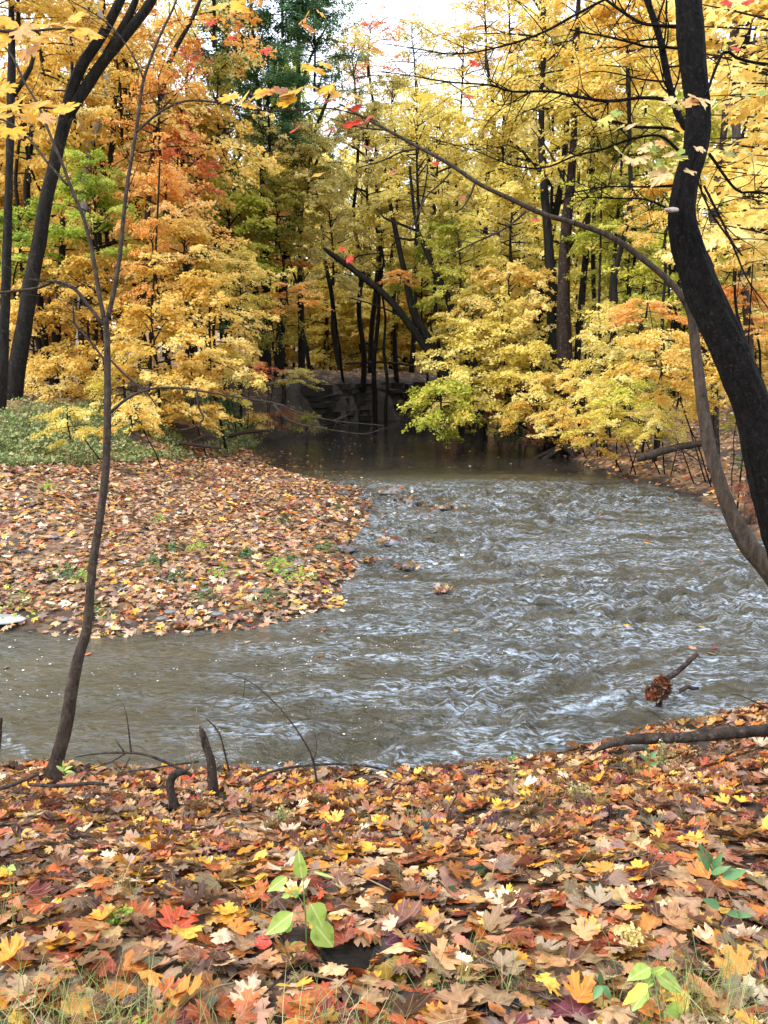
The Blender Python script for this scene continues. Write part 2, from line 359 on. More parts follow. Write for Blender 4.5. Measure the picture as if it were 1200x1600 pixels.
def ground_z(X, Y):
    X = np.asarray(X, float); Y = np.asarray(Y, float)
    w1 = X + .5 * (fbm(X * .5, Y * .5, 31) - .5); w2 = Y + .5 * (fbm(X * .5, Y * .5, 37) - .5)
    nearm = sstep(7.5, 10, Y)
    w1 = w1 + .9 * (fbm(X * 1.4, Y * 1.4, 41, 3) - .5); w2 = w2 + .9 * (fbm(X * 1.4, Y * 1.4, 47, 3) - .5)
    w1 = X + (w1 - X) * nearm; w2 = Y + (w2 - Y) * nearm
    dk, ins = shore_dist(w1, w2)
    d = np.minimum.reduce(list(dk.values()))
    ws = {k: 1 / (v + .08) ** 4 for k, v in dk.items()}; S = sum(ws.values())
    z = sum(ws[k] / S * np.interp(d, *PROF[k]) for k in PROF)
    wbar = (ws['bar'] + ws['spur']) / S; wcl = (ws['cliff'] + ws['spur']) / S
    g = (X - GA[0]) * gnor[0] + (Y - GA[1]) * gnor[1]
    z = z + ws['bar'] / S * (sstep(-.3, 3.5, g) * .55 + np.clip(g, 0, 30) * .05) * sstep(2, -3, X + 2)
    amp = .05 + .12 * sstep(8, 30, Y) + .35 * wcl * sstep(.2, 1.2, d) * sstep(6, 2, d)
    z = z + amp * (fbm(X * .9, Y * .9, 5) - .5) * 2 * sstep(0, .8, d) + .03 * (fbm(X * 5, Y * 5, 8) - .5) * 2 * sstep(.02, .4, d)
    z = z + 9 * sstep(75, 260, np.hypot(X, Y))
    # dark hollows in the near bank
    for hx, hy, hr, hd in HOLLOWS:
        q = np.hypot(X - hx, Y - hy) / hr; z = z - hd * np.exp(-q ** 4)
    return np.where(ins, -np.minimum(.9, d * .35) - .0, z)
HOLLOWS = []
for a, b, dd, r_, h_ in [(532, 1440, 2.45, .12, .17), (385, 1580, 1.95, .09, .10)]:
    q = P(a, b, dd); HOLLOWS.append((q[0], q[1], r_, h_))
def gz(x, y): return float(ground_z(np.array([x]), np.array([y]))[0])
def sdist(X, Y):
    dk, ins = shore_dist(np.asarray(X, float), np.asarray(Y, float)); d = np.minimum.reduce(list(dk.values()))
    return np.where(ins, -d, d), dk
def tensor(xs, ys, zf):
    X, Y = np.meshgrid(xs, ys); Z = zf(X, Y)
    V = np.stack((X, Y, Z), -1).reshape(-1, 3); nx = len(xs); ny = len(ys)
    i = np.arange(ny - 1)[:, None] * nx + np.arange(nx - 1)[None]
    F = np.stack((i, i + 1, i + nx + 1, i + nx), -1).reshape(-1, 4)
    return V, F, X, Y, Z
def axis(*segs):
    out = []
    for a, b, s in segs: out.append(np.arange(a, b, s))
    return np.concatenate(out)
NB = (-6.0, 8.0, -3.0, 7.4)
xs = axis((-400, -60, 17), (-60, -22, 1.2), (-22, 24, .17), (24, 60, 1.2), (60, 401, 17))
ys = axis((-60, 5, 1.0), (5, 12, .14), (12, 48, .18), (48, 90, .9), (90, 401, 15))
def zg(X, Y):
    z = ground_z(X, Y)
    c = (X > NB[0] + .4) & (X < NB[1] - .4) & (Y > NB[2] + .4) & (Y < NB[3] - .4)
    return np.where(c, np.minimum(z, z - .45), z)
V, F, *_ = tensor(xs, ys, zg)
ground = tag(obj('ground', mk_mesh('ground', V, F, [GROUND_MAT], True)), 'leaf strewn forest floor, low gravel bar and dark eroded banks round the creek', kind='structure')
V, F, *_ = tensor(np.arange(NB[0], NB[1], .055), np.arange(NB[2], NB[3], .055), lambda X, Y: ground_z(X, Y) + .004)
bank = tag(obj('river_bank', mk_mesh('river_bank', V, F, [BANK_MAT], True)), 'near creek bank of dark soil buried under fallen maple leaves', kind='structure')

# ------------------------------------------------------------------ water
def wave_mask(X, Y):
    d, dk = sdist(X, Y)
    rif = sstep(22, 17.5, Y) * sstep(-3.5, .3, X + (Y - 12) * .12) * .85
    rif = np.maximum(rif, .75 * sstep(9.5, 7.5, Y) * sstep(-3.0, -.3, X))
    calm_left = .30
    a = np.maximum(rif, calm_left * sstep(23, 17.5, Y)* 1.0) + .02
    return a, d
def water_z(X, Y):
    a, d = wave_mask(X, Y)
    patch = fbm(X * .55, Y * .4, 61, 3)
    a = a * (.45 + 1.1 * sstep(.35, .65, patch))
    wx = X + .5 * (fbm(X * .8, Y * .8, 71, 3) - .5); wy = Y + .5 * (fbm(X * .8, Y * .8, 77, 3) - .5)
    r2 = np.random.default_rng(4); z = np.zeros(X.shape)
    for k in range(64):
        lam = .14 * (.85 / .14) ** (r2.random() ** 1.0); th = r2.normal(R(-78), R(48))
        kx, ky = math.cos(th) * 2 * math.pi / lam, math.sin(th) * 2 * math.pi / lam
        s = np.sin(kx * wx + ky * wy + r2.random() * 6.28)
        z += (np.abs(s) * -2 + 1.27 if k % 2 else s) * lam * .0125
    # a standing wave downstream of the snag at the right, and a few boils
    for (a0, b0, c0, w, L) in [(985, 1088, 7.0, .12, 1.6)]:
        q = Wz(a0, b0); z += .05 * np.exp(-((Y - (q[1] - (q[0] - X) * .28)) / w) ** 2) * sstep(q[0] + .2, q[0] - .1, X) * sstep(q[0] - L, q[0] - L * .3, X)
    z = z * a * sstep(-.02, .35, -d) ** .5
    return z
wxs = axis((-60, -8, 1.2), (-8, 13, .05), (13, 62, 1.5)); wys = axis((3.5, 13, .042), (13, 28, .075), (28, 56, .35))
V, F, X, Y, Z = tensor(wxs, wys, water_z)
a, d = wave_mask(X, Y)
foam = np.clip((Z / (a + .05) - .05) * 10, 0, 1) * sstep(.25, .8, a) * sstep(.46, .66, fbm(X * .7, Y * .5, 91, 3))
def streak(p0, p1, wid, amt):
    global foam
    A = Wz(*p0)[:2]; B = Wz(*p1)[:2]; e = B - A; L = e @ e
    t = np.clip(((X - A[0]) * e[0] + (Y - A[1]) * e[1]) / L, 0, 1)
    dd = np.hypot(X - A[0] - t * e[0], Y - A[1] - t * e[1]) + .25 * wid * (fbm(X * 6, Y * 6, 15) - .5)
    foam = np.maximum(foam, amt * .85 * np.exp(-(dd / (wid * .75)) ** 2))
for s in [((990, 1085), (860, 1115), .10, .95), ((860, 1115), (800, 1150), .07, .6), ((1085, 1070), (1010, 1092), .12, .8), ((880, 867), (800, 872), .25, .8), ((1000, 832), (920, 826), .25, .9), ((1045, 815), (1010, 812), .25, .7),
          ((0, 1150), (40, 1180), .12, .75), ((1150, 960), (1170, 995), .25, .5), ((1060, 960), (1110, 990), .25, .6), ((900, 1010), (950, 1020), .18, .5), ((740, 890), (760, 930), .3, .35)]:
    streak(*s)
m, n, out = newmat('silty_creek_water')
at = nd(n, 'ShaderNodeAttribute', attribute_name='foam'); at2 = nd(n, 'ShaderNodeAttribute', attribute_name='chop')
tc = nd(n, 'ShaderNodeTexCoord')
mp = nd(n, 'ShaderNodeMapping'); mp.inputs['Scale'].default_value = (1, 1.5, 1); n.links.new(tc.outputs['Object'], mp.inputs[0])
n1 = nd(n, 'ShaderNodeTexNoise'); n1.inputs['Scale'].default_value = 5.5; n1.inputs['Detail'].default_value = 5; n1.inputs['Distortion'].default_value = .8; n1.inputs['Roughness'].default_value = .6
n.links.new(mp.outputs[0], n1.inputs[0])
bs = nd(n, 'ShaderNodeMath', operation='MULTIPLY_ADD'); bs.inputs[1].default_value = 1.0; bs.inputs[2].default_value = .03; n.links.new(at2.outputs['Fac'], bs.inputs[0])
bp = nd(n, 'ShaderNodeBump'); bp.inputs['Distance'].default_value = .22; n.links.new(bs.outputs[0], bp.inputs['Strength']); n.links.new(n1.outputs[0], bp.inputs['Height'])
nc = nd(n, 'ShaderNodeTexNoise'); nc.inputs['Scale'].default_value = .5; nc.inputs['Detail'].default_value = 3; n.links.new(tc.outputs['Object'], nc.inputs[0])
cr = ramp(n, [(.35, (.034, .031, .017)), (.65, (.060, .052, .029))], nc.outputs[0])
nf = nd(n, 'ShaderNodeTexNoise'); nf.inputs['Scale'].default_value = 16; nf.inputs['Detail'].default_value = 6; nf.inputs['Roughness'].default_value = .7; n.links.new(mp.outputs[0], nf.inputs[0])
fa = nd(n, 'ShaderNodeMath', operation='ADD'); n.links.new(nf.outputs[0], fa.inputs[0])
fm = nd(n, 'ShaderNodeMath', operation='MULTIPLY'); fm.inputs[1].default_value = .46; n.links.new(at.outputs['Fac'], fm.inputs[0]); n.links.new(fm.outputs[0], fa.inputs[1])
fr = ramp(n, [(.76, (0, 0, 0)), (1.0, (.8, .8, .8))], fa.outputs[0])
pr = nd(n, 'ShaderNodeBsdfPrincipled'); pr.inputs['IOR'].default_value = 1.33; pr.inputs['Roughness'].default_value = .06
pr.inputs['Specular IOR Level'].default_value = .85
dpm = nd(n, 'ShaderNodeMix', data_type='RGBA'); rdp = ramp(n, [(.03, (0, 0, 0)), (.22, (1, 1, 1))], at2.outputs['Fac'])
n.links.new(rdp.outputs[0], dpm.inputs[0]); dpm.inputs[6].default_value = (.020, .017, .012, 1); n.links.new(cr.outputs[0], dpm.inputs[7])
n.links.new(dpm.outputs[2], pr.inputs['Base Color']); n.links.new(bp.outputs[0], pr.inputs['Normal'])
# sky sheen painted as diffuse colour: thin broken pale blue flakes on the chop
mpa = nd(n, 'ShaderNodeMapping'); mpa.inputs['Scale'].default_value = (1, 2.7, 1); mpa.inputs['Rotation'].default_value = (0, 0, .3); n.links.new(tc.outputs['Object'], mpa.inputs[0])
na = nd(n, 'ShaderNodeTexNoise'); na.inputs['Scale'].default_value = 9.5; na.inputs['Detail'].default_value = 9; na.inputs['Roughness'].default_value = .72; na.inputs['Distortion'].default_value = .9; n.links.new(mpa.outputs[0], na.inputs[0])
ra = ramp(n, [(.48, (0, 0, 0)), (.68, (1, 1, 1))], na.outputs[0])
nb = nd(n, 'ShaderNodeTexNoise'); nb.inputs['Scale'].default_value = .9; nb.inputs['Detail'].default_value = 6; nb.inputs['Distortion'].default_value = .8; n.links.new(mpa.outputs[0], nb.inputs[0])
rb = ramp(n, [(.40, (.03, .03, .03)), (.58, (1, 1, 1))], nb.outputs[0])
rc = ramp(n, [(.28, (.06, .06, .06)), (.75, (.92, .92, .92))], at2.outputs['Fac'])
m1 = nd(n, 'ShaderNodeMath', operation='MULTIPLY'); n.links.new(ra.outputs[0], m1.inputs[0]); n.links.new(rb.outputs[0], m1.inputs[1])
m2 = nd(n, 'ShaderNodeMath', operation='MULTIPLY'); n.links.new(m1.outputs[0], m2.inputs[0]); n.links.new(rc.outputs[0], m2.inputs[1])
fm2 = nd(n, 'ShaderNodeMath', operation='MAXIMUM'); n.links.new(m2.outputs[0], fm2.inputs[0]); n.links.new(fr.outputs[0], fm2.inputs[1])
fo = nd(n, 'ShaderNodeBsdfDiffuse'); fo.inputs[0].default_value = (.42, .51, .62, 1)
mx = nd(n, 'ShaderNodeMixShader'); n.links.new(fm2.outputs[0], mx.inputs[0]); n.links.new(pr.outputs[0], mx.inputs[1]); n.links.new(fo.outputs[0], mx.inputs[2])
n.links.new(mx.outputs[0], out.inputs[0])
WATER = m
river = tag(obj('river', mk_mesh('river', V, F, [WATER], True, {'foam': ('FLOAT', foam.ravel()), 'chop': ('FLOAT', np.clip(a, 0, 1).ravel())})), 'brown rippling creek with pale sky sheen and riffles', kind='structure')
def water_h(x, y): return float(water_z(np.array([[x]]), np.array([[y]]))[0, 0])

# ------------------------------------------------------------------ shale ledges of the cliff
SHALE = litter_material('wet_shale', (.020, .0165, .013), 9)
for nn_ in SHALE.node_tree.nodes:
    if nn_.bl_idname == 'ShaderNodeValToRGB' and abs(nn_.color_ramp.elements[0].position - .84) < .01: nn_.color_ramp.elements[0].position = .97; nn_.color_ramp.elements[1].position = 1.0
cl = [Wz(505, 667)[:2], Wz(530, 661.5)[:2], Wz(560, 659)[:2], Wz(645, 656)[:2], np.array((7.5, 44.0))]
cliff = thing('cliff', 'dark cliff of layered wet shale at the creek bend', None, (cl[1][0], cl[1][1], 0)); cliff['kind'] = 'structure'
cb = np.array((cl[1][0], cl[1][1], 0.0)); rc_ = np.random.default_rng(66); SL = []
for i in range(10):
    xs_ = np.sort(rc_.uniform(-.5, .5, 5)); front = np.column_stack((np.linspace(-.5, .5, 6), -.5 + rc_.uniform(-.22, .22, 6)))
    ring = np.vstack((front, [(.5, .5), (-.5, .5)])); k = len(ring)
    Vb = np.vstack((np.column_stack((ring * (1, 1), np.full(k, -.5))), np.column_stack((ring * (1, 1) + rc_.normal(0, .03, (k, 2)), np.full(k, .5) + rc_.normal(0, .07, k)))))
    Ff = [(j, (j + 1) % k, k + (j + 1) % k) for j in range(k)] + [(j, k + (j + 1) % k, k + j) for j in range(k)] + [(k, k + j, k + j + 1) for j in range(1, k - 1)]
    SL.append(mk_mesh('rock_slab', Vb, np.array(Ff), [SHALE], False))
for lay in range(8):
    zz = -.1 + lay * .27
    for (A_, B_) in zip(cl[:-1], cl[1:]):
        L_ = np.linalg.norm(B_ - A_); t = rc_.uniform(0, .3)
        ang = math.atan2(B_[1] - A_[1], B_[0] - A_[0]); inn = np.array((-math.sin(ang), math.cos(ang)))
        while t < L_:
            w_ = rc_.uniform(.5, 1.5); p_ = A_ + (B_ - A_) * (t + w_ / 2) / L_ + inn * (.32 + lay * .07 + rc_.uniform(-.12, .12))
            o = obj('rock_slab', SL[rc_.integers(10)], cliff, (p_[0] - cb[0], p_[1] - cb[1], zz + rc_.uniform(-.03, .03)), (rc_.normal(0, .03), rc_.normal(0, .03), ang + rc_.normal(0, .08)))
            o.scale = (w_ * 1.02, rc_.uniform(.7, 1.1), rc_.uniform(.2, .32)); t += w_

# ------------------------------------------------------------------ leaf shapes
half = [(0, 1.0), (.08, .86), (.21, .85), (.17, .68), (.19, .57), (.34, .67), (.40, .82), (.47, .71), (.61, .73), (.56, .59), (.65, .45), (.51, .40), (.40, .31), (.53, .26), (.63, .19), (.50, .06), (.38, -.04), (.2, .0), (.08, -.05)]
out_m = [(0, 1.0)] + half[1:] + [(0, .02)] + [(-x, y) for x, y in reversed(half[1:])]
OUT = np.array(out_m); CEN = np.array((0, .30))
def maple_shape(ring, cup, fold, wav, seed, curl=0):
    r_ = np.random.default_rng(seed); k = len(OUT)
    if ring: P2 = np.vstack((CEN, CEN + (OUT - CEN) * .52, OUT))
    else: P2 = np.vstack((CEN, OUT))
    i = np.arange(k); j = (i + 1) % k
    F = [np.stack((np.zeros(k, int), 1 + j, 1 + i), -1)]
    if ring:
        F.append(np.stack((1 + i, 1 + j, 1 + k + j), -1)); F.append(np.stack((1 + i, 1 + k + j, 1 + k + i), -1))
    F = np.vstack(F)
    q = P2 - CEN; rr = np.hypot(q[:, 0], q[:, 1]); th = np.arctan2(q[:, 1], q[:, 0])
    z = cup * rr ** 2 + fold * np.abs(q[:, 0]) + wav * np.sin(th * 3 + r_.random() * 6) * rr + curl * np.clip(q[:, 1], 0, 1) ** 2 + r_.normal(0, .015, len(q)) * rr
    V = np.column_stack((P2 - CEN, z)); return V, F, P2
def star_shape():
    O = np.array([(0, 1), (.14, .6), (.5, .76), (.32, .36), (.56, .18), (0, 0), (-.56, .18), (-.32, .36), (-.5, .76), (-.14, .6)])
    P2 = np.vstack(((0, .34), O)); k = len(O); i = np.arange(k); j = (i + 1) % k
    F = np.stack((np.zeros(k, int), 1 + j, 1 + i), -1)
    q = P2 - (0, .34); z = .12 * np.abs(q[:, 0]) - .18 * (q ** 2).sum(1)
    return np.column_stack((q, z)), F, P2
KITE = (np.array([(0, -.5, 0), (.42, .02, .09), (0, .5, -.05), (-.42, .02, .09)]), np.array([(0, 1, 2), (0, 2, 3)]))
HEX = (np.array([(0, -.45, 0), (.4, -.25, .05), (.3, .12, .05), (0, .55, -.06), (-.3, .12, .05), (-.4, -.25, .05)]), np.array([(0, 1, 2), (0, 2, 3), (0, 3, 4), (0, 4, 5)]))
def frames(nrm, tip):
    nrm = nrm / (np.linalg.norm(nrm, axis=1)[:, None] + 1e-9)
    y = tip - nrm * (tip * nrm).sum(1)[:, None]; y /= np.linalg.norm(y, axis=1)[:, None] + 1e-9
    return np.cross(y, nrm), y, nrm
def leaf_cloud(pos, nrm, tip, size, shape):
    SV, SF = shape[0], shape[1]
    Xa, Ya, Za = frames(nrm, tip); N = len(pos); K = len(SV)
    s = size[:, None, None]
    V = pos[:, None] + s * (SV[None, :, 0:1] * Xa[:, None] + SV[None, :, 1:2] * Ya[:, None] + SV[None, :, 2:3] * Za[:, None])
    F = (SF[None] + (np.arange(N) * K)[:, None, None]).reshape(-1, 3)
    return V.reshape(-1, 3), F, K

# ------------------------------------------------------------------ crowns
def make_crown(name, seed, Rr, Hh, nL, ms, nl, ls, shape=KITE, droop=.3, flat=.075, slen=(.7, 1.5), e0=2, e1=55, thick=1.0):
    """a crown hung on real limbs: limbs up the stem, side sprays along each limb, leaves fanned flat along each spray"""
    r_ = np.random.default_rng(seed); ac = Acc(); O = []; A = []; E = []; LL = []; TN = []
    for i in range(nL):
        h = (i + r_.random()) / nL; az = i * 2.4 + r_.normal(0, .5)
        prof = .35 + .75 * math.sin(math.pi * min(1, h * .88 + .14)) ** .8
        L = Rr * prof * r_.uniform(.55, 1.2); el = R(e0 + (e1 - e0) * h ** 1.2 + r_.normal(0, 15))
        b = np.array((0, 0, h * Hh * .86)); tone_l = r_.normal(.5, .13)
        d0 = np.array((math.cos(az) * math.cos(el), math.sin(az) * math.cos(el), math.sin(el)))
        bend = r_.normal(0, .18, 3); ts = np.linspace(0, 1, 6)
        pts = b + d0 * (ts * L)[:, None] + np.outer(ts ** 2, bend * L) + np.outer(-.22 * L * ts ** 2.2, (0, 0, 1))
        rad = (.012 + .011 * L) * thick * (1 - .85 * ts) + .003
        tube(ac, np.column_stack((pts, rad)), 4, 1.2)
        for k in range(ms):
            t = .28 + .75 * (k + r_.random()) / ms; q = b + d0 * t * L + bend * L * t * t + np.array((0, 0, -.22 * L * t ** 2.2))
            sd_ = (1 if k % 2 else -1) * r_.uniform(.25, 1.0); a2 = az + sd_
            l2 = r_.uniform(*slen) * (1.1 - .35 * t)
            O.append(q); A.append(a2); E.append(r_.normal(.03, .27)); LL.append(l2); TN.append(tone_l + r_.normal(0, .12))
            if k % 2 == 0:
                v = np.array((math.cos(a2), math.sin(a2), .03)); tube(ac, [(*q, .008 * thick), (*(q + v * l2 * .45), .005), (*(q + v * l2 * .9 - np.array((0, 0, droop * .6 * l2))), .0025)], 3, 5)
    tube(ac, [(0, 0, -.2, .09 * Rr / 3), (.08, .06, Hh * .4, .065 * Rr / 3), (-.05, .05, Hh * .75, .035 * Rr / 3), (0, 0, Hh * .97, .008)], 5, .8)
    O = np.array(O); A = np.array(A); E = np.array(E); L = np.array(LL); TN = np.array(TN); ns = len(O)
    D = np.column_stack((np.cos(A), np.sin(A), E)); S = np.column_stack((-np.sin(A), np.cos(A), r_.normal(0, .12, ns)))
    t = r_.random((ns, nl)) ** .85; sw = np.clip(r_.normal(0, .24, (ns, nl)), -.5, .5) * (1.05 - .6 * t)
    pos = O[:, None] + D[:, None] * (t * 1.05 - .08)[..., None] * L[:, None, None] + S[:, None] * (sw * L[:, None])[..., None]
    pos[..., 2] += -droop * L[:, None] * (t ** 2) + r_.normal(0, flat, (ns, nl)) - .3 * np.abs(sw) * L[:, None]
    pos = pos.reshape(-1, 3); N = len(pos)
    Dn = np.repeat(D, nl, 0); Dn[:, 2] = 0
    nrm = np.array((0, 0, 1.0)) * r_.uniform(.35, 1.1, N)[:, None] + Dn * .55 + r_.normal(0, .42, (N, 3))
    tip = Dn + r_.normal(0, .6, (N, 3)) + np.array((0, 0, -.5))
    size = ls * r_.uniform(.6, 1.3, N)
    V, F, K = leaf_cloud(pos, nrm, tip, size, shape)
    tone = np.clip(np.repeat(TN, nl) + r_.normal(0, .15, N), 0, 1)
    me = mk_mesh(name + '_leaves', V, F, [LM['gold']], False, {'tone': ('FLOAT', np.repeat(tone, K))})
    return dict(leaf=me, limb=ac.mesh(name + '_limbs', [BARK_FAR], False), R=Rr, H=Hh)
PROTO = {
 'maple': [make_crown('maple', 1, 2.7, 5.0, 24, 7, 46, .16), make_crown('maple', 2, 2.8, 4.6, 22, 7, 46, .16, droop=.4), make_crown('maple', 12, 2.6, 5.4, 23, 7, 44, .16)],
 'tall':  [make_crown('tall', 3, 3.4, 11, 50, 7, 42, .17), make_crown('tall', 4, 3.1, 9, 42, 7, 42, .17)],
 'thin':  [make_crown('thin', 5, 3.0, 8, 30, 6, 30, .145, slen=(.6, 1.2)), make_crown('thin', 6, 2.6, 6, 24, 6, 30, .145, slen=(.6, 1.2)), make_crown('thin', 16, 2.8, 7, 26, 6, 28, .145, slen=(.6, 1.2))],
 'low':   [make_crown('low', 7, 2.3, 3.0, 12, 7, 50, .15, droop=.45, e0=-12, e1=28), make_crown('low', 8, 2.4, 2.6, 11, 8, 50, .15, droop=.5, e0=-15, e1=20), make_crown('low', 18, 2.4, 3.2, 12, 7, 50, .15, droop=.4, e0=-10, e1=30)],
 'oak':   [make_crown('oak', 9, 3.2, 9, 46, 9, 46, .13, flat=.18, slen=(.6, 1.2), droop=.2, e0=8, e1=50)],
 'shrub': [make_crown('shrub', 10, 1.5, 1.5, 18, 5, 40, .085, flat=.1, slen=(.35, .7), e0=10, e1=60, thick=.6)],
}
def put_crown(parent, px, py, d, rpx, kind, mat, var=0, sz=1.0, origin=None):
    pr = PROTO[kind][var % len(PROTO[kind])]; s = rpx / FP * d / pr['R']
    c = P(px, py, d); c[2] -= pr['H'] * s * sz * .5
    rot = (random.uniform(-.06, .06), random.uniform(-.06, .06), random.random() * 6.28)
    pl = np.array(parent.location)
    for nm, me in (('crown', pr['leaf']), ('branches', pr['limb'])):
        o = obj(nm, me, parent, c - pl, rot, (s, s, s * sz))
        if nm == 'crown':
            o.material_slots[0].link = 'OBJECT'; o.material_slots[0].material = LM[mat]
    return c, s * pr['H'] * sz
def trunk_pts(spec, d, ground=True):
    """spec: (px,py,width_px) from bottom to top"""
    pts = []
    for q in spec:
        dd = q[3] if len(q) > 3 else d
        p = P(q[0], q[1], dd); pts.append((*p, q[2] * .84 / 2 / FP * dd))
    if ground:
        x, y, z, r = pts[0]; g = gz(x, y)
        if z > g + .15:
            dx = (pts[0][0] - pts[1][0]) / max(.3, abs(pts[1][2] - pts[0][2])) * (z - g) * .5
            pts.insert(0, (x + max(-.8, min(.8, dx)), y, g - .15, r * 1.25))
        else: pts.insert(0, (x, y, min(z, g) - .3, r * 1.15))
    return pts
tseed = [100]
def traced_tree(label, d, trunk, limbs=(), crowns=(), bark=None, name='tree', cat='tree', sides=9, step=.5, group=None, rough=.16, limbname='branch'):
    pts = trunk_pts(trunk, d); base = np.array(pts[0][:3]); base[2] += .15
    root = thing(name, label, cat, tuple(base), group)
    ac = Acc(); tseed[0] += 1; tube(ac, pts, sides, step, rough, tseed[0]); obj('trunk', ac.mesh('trunk', [bark or BARK], True, base), root)
    for l in limbs:
        ac = Acc(); tseed[0] += 1; tube(ac, trunk_pts(l, d, False), max(5, sides - 3), step, rough * .6, tseed[0]); obj(limbname, ac.mesh('limb', [bark or BARK], True, base), root)
    for i, c in enumerate(crowns):
        put_crown(root, *c)
    return root
TRUNKS = []
def auto_trunk(variant):
    r_ = np.random.default_rng(variant + 50); ac = Acc()
    pts = [(0, 0, 0, .5)]
    x = y = 0
    for k in range(1, 7):
        x += r_.normal(0, .012); y += r_.normal(0, .012); pts.append((x * (k < 6), y * (k < 6), k / 6, .5 * (1 - .1 * k)))
    pts = np.array(pts); pts[:, 3] *= .02 * 1.0
    tube(ac, pts, 8, .04, .18, variant)
    return ac.mesh('straight_trunk', [BARK_FAR], True)
AT = [auto_trunk(i) for i in range(4)]
for me in AT: pass
def auto_tree(label, px, py, d, rpx, kind, mat, var=0, sz=1.0, tw=None, name='maple_tree', group=None, bark=None, lean=None, cat='tree'):
    c = P(px, py, d); lean = random.uniform(-.5, .5) if lean is None else lean
    bx, by = c[0] + lean, c[1] + random.uniform(-.3, .3)
    sx_ = np.arange(0, 6, .25); sgn = 1 if px > 480 else -1
    for ddy in (0, .8, 1.6, 2.6):
        dd_, _ = sdist(bx + sgn * sx_, np.full(len(sx_), by + ddy)); ok_ = np.where(dd_ > .35)[0]
        if len(ok_) and ok_[0] < (6 if ddy < 2 else 24): bx += sgn * sx_[ok_[0]]; by += ddy; break
    if kind == 'low': by += .9
    g = gz(bx, by)
    root = thing(name, label, cat, (bx, by, g), group)
    cc, h = put_crown(root, px, py, d, rpx, kind, mat, var, sz)
    top = cc - np.array((bx, by, g)); top[2] += .25
    Lh = max(.4, top[2] + .2); tw = tw or max(.05, min(.34, .018 * (Lh + h)))
    me = AT[var % 4].copy() if bark else AT[var % 4]
    if bark: me.materials.clear(); me.materials.append(bark)
    o = obj('trunk', me, root, (0, 0, -.2)); 
    v = Vector((top[0], top[1], Lh + .2)); o.rotation_euler = v.to_track_quat('Z', 'X').to_euler()
    w = tw / .02; o.scale = (w * .5 / .5, w * .5 / .5, v.length)
    return root

# ------------------------------------------------------------------ traced trees of the wood
traced_tree('big dark forked tree leaning right, streaked with lichen, above the grassy left bank', 22,
  [(2, 715, 46), (18, 620, 36), (32, 540, 32), (48, 450, 28), (60, 380, 26), (75, 300, 24), (92, 225, 23), (104, 180, 24)],
  [[(99, 200, 22), (112, 140, 20), (132, 95, 20), (160, 55, 18), (188, 0, 17), (210, -60, 14), (228, -160, 10)],
   [(103, 185, 21), (125, 150, 20), (165, 92, 19), (200, 50, 18), (236, 2, 17), (262, -60, 14), (290, -170, 9)],
   [(165, 85, 13), (192, 42, 14), (212, 0, 12), (222, -70, 9)]],
  [(250, -220, 22, 170, 'tall', 'gold', 0, .5), (70, 60, 27, 105, 'thin', 'gold', 1, .9)])
traced_tree('dark slender tree with a stub arm at the left edge behind the thin sapling', 20,
  [(-4, 690, 26), (2, 600, 22), (8, 480, 18), (12, 350, 15), (15, 250, 14), (17, 170, 15), (18, 90, 13), (18, 0, 11), (20, -120, 7)],
  [[(18, 152, 11), (35, 128, 10), (48, 105, 8), (55, 80, 6)]], [(20, -80, 20, 120, 'tall', 'gold', 1, .6)])
traced_tree('pale grey barked tree with a forked curving trunk rising behind green leaves', 29,
  [(120, 640, 17), (126, 520, 15), (130, 400, 14), (132, 300, 13), (140, 228, 12), (156, 186, 12), (167, 145, 11), (164, 100, 10), (157, 40, 9), (155, -60, 8), (152, -180, 5)],
  [[(140, 228, 9), (126, 192, 9), (115, 155, 8), (110, 100, 5)]], [(160, -60, 30, 110, 'thin', 'orange', 0, .8)], BARK_GREY, name='pale_tree')
traced_tree('reddish slanting tree among orange leaves, its trunk leaning right to the frame top', 28,
  [(218, 640, 13), (226, 420, 11), (238, 240, 10), (258, 120, 10), (276, 72, 9), (296, 38, 8), (330, -40, 6)], [], [(330, -60, 28, 110, 'thin', 'orange', 0, .8)], BARK_RED)
traced_tree('dark broad trunk half hidden in gold leaves left of the thin sapling', 26, [(84, 690, 20), (86, 560, 17), (95, 440, 14), (98, 340, 10)], [], [(95, 380, 26.5, 70, 'maple', 'gold', 0)])
traced_tree('short dark trunk close behind the thin sapling, under gold leaves', 28, [(128, 690, 18), (130, 560, 15), (130, 470, 13), (172, 250, 10), (180, 150, 8)], [], [(185, 120, 28, 90, 'thin', 'gold', 1, .9)])
traced_tree('thin straight dark sapling beside the fallen logs on the left shore', 23, [(231, 705, 6), (235, 600, 5), (236, 500, 4.5), (243, 400, 4), (250, 250, 3)], [], [(245, 400, 23, 60, 'thin', 'orange', 1, 1)], sides=6)
traced_tree('thin dark tree with fine bare limbs among orange leaves, beside the sky gaps', 33, [(306, 620, 8), (304, 400, 7), (300, 300, 6), (293, 230, 5), (290, 120, 3)],
  [[(300, 290, 3), (320, 250, 2), (330, 220, 1)]], [(298, 150, 33, 60, 'thin', 'redor', 0)], sides=6)
traced_tree('ivy clad green tree with a straight slender trunk, left of the creek bend', 37, [(357, 610, 15), (353, 450, 13), (350, 300, 11), (353, 190, 10), (356, 60, 7), (360, -60, 4)],
  [[(350, 260, 5), (330, 215, 4), (310, 190, 3)], [(353, 190, 5), (370, 120, 4), (395, 60, 3)]],
  [(372, 70, 35, 85, 'oak', 'green', 0, .6), (350, 235, 34, 30, 'shrub', 'green', 0, 3), (352, 400, 34, 22, 'shrub', 'green', 0, 4)], name='oak_tree')
